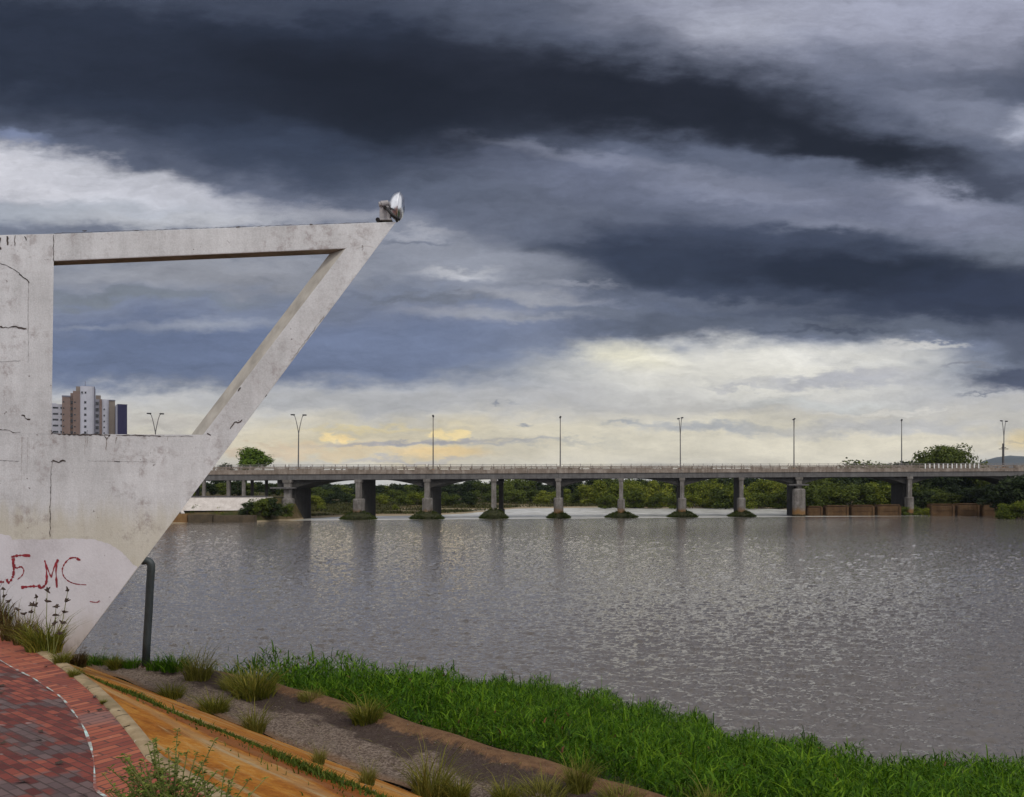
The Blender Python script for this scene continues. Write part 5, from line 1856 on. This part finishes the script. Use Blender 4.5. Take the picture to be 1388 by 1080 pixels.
# left, under the approach
for i, (px, top, kd) in enumerate([(262, 652, 'm'), (285, 654, 'd'), (303, 653, 'm'), (322, 650, 'd'), (338, 655, 'm'), (352, 652, 'd'), (370, 654, 'd'), (384, 655, 'm')]):
    Y = 178 + 6 * (i % 3)
    x = (px - CX) * Y / F
    key = kd + str(i % 3)
    tree('riverside_tree', key, (x, Y, 3.9), 'tree behind the thin columns under the left end of the bridge', 'trees under the left approach', k=(EYE + (HY - top) * Y / F - 3.9) / VAR[key][2], sx=1.3)

# scrub and rank grass on the flood plain
def scrub():
    g = np.random.default_rng(91)
    N = 90000
    u = g.uniform(-275, 420, N); Y = g.uniform(150, 300, N)
    x = u * Y / F
    hs = np.array([far_h(a, b)[0] for a, b in zip(x, Y)])
    cl = np.sin(x * 0.21 + 1) * np.sin(Y * 0.17 + x * 0.05) + 0.7 * np.sin(x * 0.53 + Y * 0.41)
    ok = (hs > 0.27) & (cl + g.normal(0, 0.5, N) > -0.25)
    x, Y, hs, cl = x[ok], Y[ok], hs[ok], cl[ok]
    n = len(x)
    a = g.uniform(0, 2 * np.pi, n)
    hgt = g.uniform(0.2, 0.55, n) * (1 + 1.1 * np.clip(cl, 0, 1.2))
    v, q, t = blades(np.stack([x, Y, hs - 0.05], 1), hgt, np.stack([np.cos(a), np.sin(a)], 1) * (hgt * 0.8)[:, None], g.uniform(0.12, 0.3, n), 0.9, 3, 91)
    me = fast_mesh('flood_plain_scrub', v, q, t)
    me.materials.append(leaf_mat('scrub', (0.03, 0.028, 0.009), (0.055, 0.062, 0.014), (0.12, 0.10, 0.03), 0.25, per_obj=True))
    tag(link(bpy.data.objects.new('flood_plain_scrub', me)), 'rank brown and green scrub on the mud flats behind the bridge', 'scrub', kind='stuff')
scrub()

# far-off wood closing the horizon
def far_wood():
    g = np.random.default_rng(77)
    n = 26000
    u = g.uniform(-700, 900, n); Y = g.uniform(420, 900, n)
    x = u * Y / F
    top = 6.2 + 2.2 * np.sin(u * 0.031 + 1) * np.sin(u * 0.083) + np.where(np.abs(u) > 360, 1.5, 0)
    z = 1.0 + top * g.uniform(0, 1, n) ** 0.7 * (Y / 600) ** 0.25
    c = np.stack([x, Y, z], 1)
    d = g.normal(0, 1, (n, 3)); d /= np.linalg.norm(d, axis=1)[:, None]
    t = np.cross(d, g.normal(0, 1, (n, 3))); t /= np.linalg.norm(t, axis=1)[:, None]
    b = np.cross(d, t)
    L = g.uniform(0.7, 1.7, n)[:, None]
    v = np.stack([c - t * L, c + b * L * .7, c + t * L, c - b * L * .7], 1).reshape(-1, 3)
    me = fast_mesh('far_wood', v, np.arange(n * 4).reshape(-1, 4))
    me.materials.append(M_F_DARK)
    tag(link(bpy.data.objects.new('far_wood', me)), 'dark distant wood along the horizon beyond the river', 'wood', kind='stuff')
far_wood()

# shrubs: right bank, left bank, mounds at the pier feet
for px, py, Y, k, key, lab in [
    (1356, 700, 160, 0.95, 'd1', 'dark bush hiding the right end of the bridge'),
    (1378, 700, 157, 1.22, 'd0', 'tall dark bush before the right end of the bridge'),
    (1402, 700, 152, 1.25, 'd2', 'dark bush cut by the right edge of the view'),
    (1366, 700, 150, 0.62, 'l0', 'bright low bush at the waterline of the right bank'),
    (1386, 700, 149, 0.72, 'l1', 'rightmost bright bush at the waterline of the right bank'),
    (1240, 699, 168, 0.42, 'm0', 'low green bush in the gap between the brown river blocks'),
    (1226, 699, 167, 0.36, 'm1', 'low bush left of the gap between the brown river blocks'),
    (1254, 699, 167, 0.36, 'l2', 'light low bush against the brown river block right of the gap'),
    (352, 702, 139, 0.62, 'm2', 'green bush on the left bank before the pale embankment'),
    (372, 702, 139, 0.5, 'd0', 'dark bush at the foot of the first bridge pier'),
    (388, 702, 140, 0.42, 'm0', 'small bush against the first bridge pier'),
    (335, 701, 138, 0.38, 'd1', 'small dark bush above the ochre block of the left bank'),
    (300, 701, 139, 0.36, 'l0', 'yellowish bush over the left retaining wall'),
    (280, 701, 139, 0.40, 'l1', 'yellow green bush over the dark wall by the stair'),
    (262, 701, 139, 0.42, 'm2', 'low bush over the left retaining wall beside the white strut'),
    (245, 701, 139, 0.42, 'l2', 'low bush over the left retaining wall close to the white wall')]:
    x = (px - CX) * Y / F
    z = max(0.0, far_h(x, Y)[0]) if px > 1000 else 0.9
    tree('bush', key, (x, Y, z - 0.15), lab, 'bushes along the banks', k=k, cat='bush', cm='foliage', sx=1.15)

def mound(i, wpx, hpx, label, seed):
    base = br(i * SPAN, -D + 0.3)
    w = wpx * base.y / F; h = hpx * base.y / F * 1.1
    g = np.random.default_rng(seed)
    n = 2400
    a = g.uniform(0, 2 * np.pi, n); r = np.sqrt(g.uniform(0, 1, n))
    prof = (1 - r ** 1.6) * h * g.uniform(0.55, 1.1, n)
    b = np.stack([np.cos(a) * r * w / 2, np.sin(a) * r * 2.6 - 0.4, prof * 0.75], 1)
    ln = np.stack([np.cos(a), np.sin(a)], 1) * (0.35 * g.uniform(0.2, 1, n))[:, None]
    v, q, t = blades(b, g.uniform(0.35, 1.0, n) * (0.4 + 0.6 * (1 - r)), ln * 1.6, g.uniform(0.10, 0.26, n), 0.9, 3, seed)
    me = fast_mesh('plants', v, q, t); me.materials.append(M_MOUND)
    root = empty('grass_mound', (base.x, base.y, 0), label=label, cat='grass mound', group='grassy mounds at the pier feet')
    link(bpy.data.objects.new('plants', me), root)
    k = 24
    mb = MB()
    rings = [(1.0, -0.4), (0.96, 0.05), (0.75, 0.45), (0.4, 0.72), (0.02, 0.8)]
    mb.add([(math.cos(2 * math.pi * j / k) * rr_ * w / 2, math.sin(2 * math.pi * j / k) * rr_ * 2.5 - 0.4, z * h) for rr_, z in rings for j in range(k)],
           [(i_ * k + j, i_ * k + (j + 1) % k, (i_ + 1) * k + (j + 1) % k, (i_ + 1) * k + j) for i_ in range(len(rings) - 1) for j in range(k)])
    mb.build('soil', plain('mound_soil', (0.03, 0.032, 0.012), 0.95, 0.4, 2), root, smooth=True)
M_MOUND = leaf_mat('mound_grass', (0.010, 0.018, 0.003), (0.028, 0.045, 0.006), (0.075, 0.080, 0.014), 0.25, per_obj=False)
mound(0.5, 48, 12, 'grassy mound at the foot of the pier left of the lamp over yellow clouds', 201)
mound(1.0, 46, 12, 'dark grassy mound at the foot of the pier with the bluish column', 202)
mound(1.5, 38, 14, 'pointed brown green mound at the foot of the slender tapered pier', 203)
mound(2.0, 31, 8, 'small grassy mound at the foot of the middle pier', 204)
mound(2.5, 43, 8, 'flat grassy mound right of the middle pier', 205)
mound(3.0, 40, 9, 'grassy mound at the foot of the pier before the light green trees', 206)
mound(3.5, 36, 8, 'flat grassy mound left of the round nosed pier', 207)

# ================================================================ HIGH-RISE BUILDINGS
def buildings():
    Y = 400.0
    k = Y / F
    TH = math.atan((121 - CX) / F)          # the blocks face the river, towards us
    def X(px, c): return (px - c) * k * math.cos(TH)
    def Z(py): return EYE + (HY - py) * k
    m = {}
    for n, c in (('facade_white', (0.33, 0.33, 0.375)), ('facade_brown', (0.15, 0.105, 0.09)), ('facade_tan', (0.17, 0.14, 0.118)), ('facade_pale', (0.36, 0.36, 0.41)),
                 ('facade_navy', (0.018, 0.016, 0.05)), ('facade_shade', (0.13, 0.13, 0.165)), ('facade_grey', (0.22, 0.22, 0.27))):
        m[n] = plain(n, c, 0.8, 0.08, 0.3)
    t = NT('window_glass'); m['glass'] = t.fin((0.012, 0.012, 0.016), 0.15, None, 0.5)
    def B(name, px0, px1, ytop, mat, parent, d0=0.0, depth=14.0, rounded=False, ybot=None):
        mb = MB()
        x0, x1 = X(px0, parent['_c']), X(px1, parent['_c'])
        if rounded:
            w = x1 - x0
            poly = [(x0, depth), (x0, d0 + 1.0)] + [(x0 + w / 2 - math.cos(a) * w / 2, d0 + 1.0 - math.sin(a) * 1.6) for a in [math.pi * q / 8 for q in range(1, 8)]] + [(x1, d0 + 1.0), (x1, depth)]
        else:
            poly = [(x0, d0), (x1, d0), (x1, depth), (x0, depth)]
        mb.prism(poly, 0 if ybot is None else Z(ybot) - 2.0, Z(ytop) - 2.0)
        return recalc(mb.build(name, m[mat], parent))
    def window(px, py, w, h, parent, d=0.0, name='window'):
        mb = MB(); mb.box((X(px, parent['_c']), d, Z(py) - 2.0), (w, 0.3, h))
        return mb.build(name, m['glass'], parent)
    roots = []
    def block(c, name, **kw):
        e = empty(name, ((c - CX) * k, Y, 2.0), -TH, **kw)
        e['_c'] = c
        roots.append(e)
        return e
    # white block on the left
    r = block(78, 'apartment_block', label='low white apartment block left of the brown tower', cat='building', group='high-rise buildings')
    B('wall', 50, 86.5, 547.5, 'facade_white', r)
    B('roof_parapet', 56, 76, 546, 'facade_pale', r, 2, 10, ybot=547.4)
    for py in (552.5, 560.8, 568.6, 576.6, 585, 593):
        for px, w in ((73, 1.0), (76.3, 1.7), (83.2, 0.9), (66, 1.7), (60, 1.2)):
            window(px, py, w, 0.8, r)
    # brown tower
    r = block(121, 'apartment_tower', label='tall brown apartment tower with a white central shaft', cat='building', group='high-rise buildings')
    B('side_wing', 84.5, 95.5, 538, 'facade_brown', r, 1.0, 16)
    B('wing_parapet', 84.2, 96, 537, 'facade_shade', r, 0.8, 15.5, ybot=538.8)
    B('balcony_recess', 95.5, 99, 533, 'facade_brown', r, 2.6, 16)
    B('inner_wing', 99, 108.7, 530.5, 'facade_brown', r, 0.6, 16)
    B('upper_block', 103, 108.7, 523.5, 'facade_tan', r, 3, 15, ybot=531)
    B('central_shaft', 108.7, 127.6, 524, 'facade_pale', r, -0.6, 15, rounded=True)
    B('shaft_cap', 110, 128.5, 523.2, 'facade_grey', r, 0.3, 14, ybot=524.1)
    B('shaft_flank', 127.6, 129.5, 526, 'facade_shade', r, 1.0, 15)
    B('balcony_recess', 129.5, 135, 540, 'facade_grey', r, 2.6, 16)
    B('roof_room', 130, 137, 533.5, 'facade_tan', r, 6, 15)
    B('inner_wing', 135, 138.4, 540, 'facade_brown', r, 0.8, 16)
    B('right_shaft', 138.4, 148, 540.5, 'facade_white', r, -0.4, 15, rounded=True)
    B('side_wing', 148, 156.5, 541.3, 'facade_tan', r, 1.0, 16)
    B('wing_parapet', 138, 156.8, 540.2, 'facade_shade', r, 0.7, 15, ybot=541.4)
    for py in (545.6, 554, 562.4, 570.5, 578.5, 586.5):
        window(115.6, py, 0.95, 1.1, r, -1.15)
        window(131, py, 1.8, 1.5, r, 2.5, 'balcony_opening')
        window(98.2, py, 1.5, 1.4, r, 2.5, 'balcony_opening')
        window(101.6, py, 0.7, 0.5, r, 0.55)
        window(86.6, py, 0.5, 0.6, r, 0.95)
        if py > 550: window(141.3, py, 0.6, 0.7, r, -1.0)
    for px in (111.2, 116): window(px, 532.6, 0.75, 1.0, r, -1.05)
    mb = MB(); mb.tube([(X(115.5, 121), 6, Z(524) - 2), (X(115.5, 121), 6, Z(515) - 2)], 0.12, 6); mb.build('antenna', m['facade_shade'], r)
    # navy tower
    r = block(165, 'office_tower', label='dark navy tower right of the brown apartment tower', cat='building', group='high-rise buildings')
    B('body', 159.3, 172.5, 548.2, 'facade_navy', r, 0, 14)
    B('edge_strip', 156.8, 159.3, 548.6, 'facade_grey', r, 0.5, 13)
    B('side_panel', 168.5, 172.3, 548.6, 'facade_navy', r, -0.5, 0.0)
    B('roof_parapet', 159, 172.8, 547.6, 'facade_navy', r, 0.3, 13.5, ybot=548.3)
    for e in roots: del e['_c']
buildings()

# ================================================================ AIR
def haze():
    m = bpy.data.materials.new('haze_air')
    m.use_nodes = True
    n, l = m.node_tree.nodes, m.node_tree.links
    n.clear()
    out = n.new('ShaderNodeOutputMaterial')
    v = n.new('ShaderNodeVolumePrincipled')
    v.inputs['Color'].default_value = (0.60, 0.68, 0.86, 1)
    v.inputs['Density'].default_value = 0.6e-4
    v.inputs['Anisotropy'].default_value = 0.0
    l.new(v.outputs[0], out.inputs['Volume'])
    mb = MB(); mb.box((0, 1650, 60.5), (7000, 3560, 125))
    o = mb.build('haze', m)
    recalc(o)
    tag(o, 'thin bluish haze over the river and the far country', 'haze', kind='stuff')
haze()
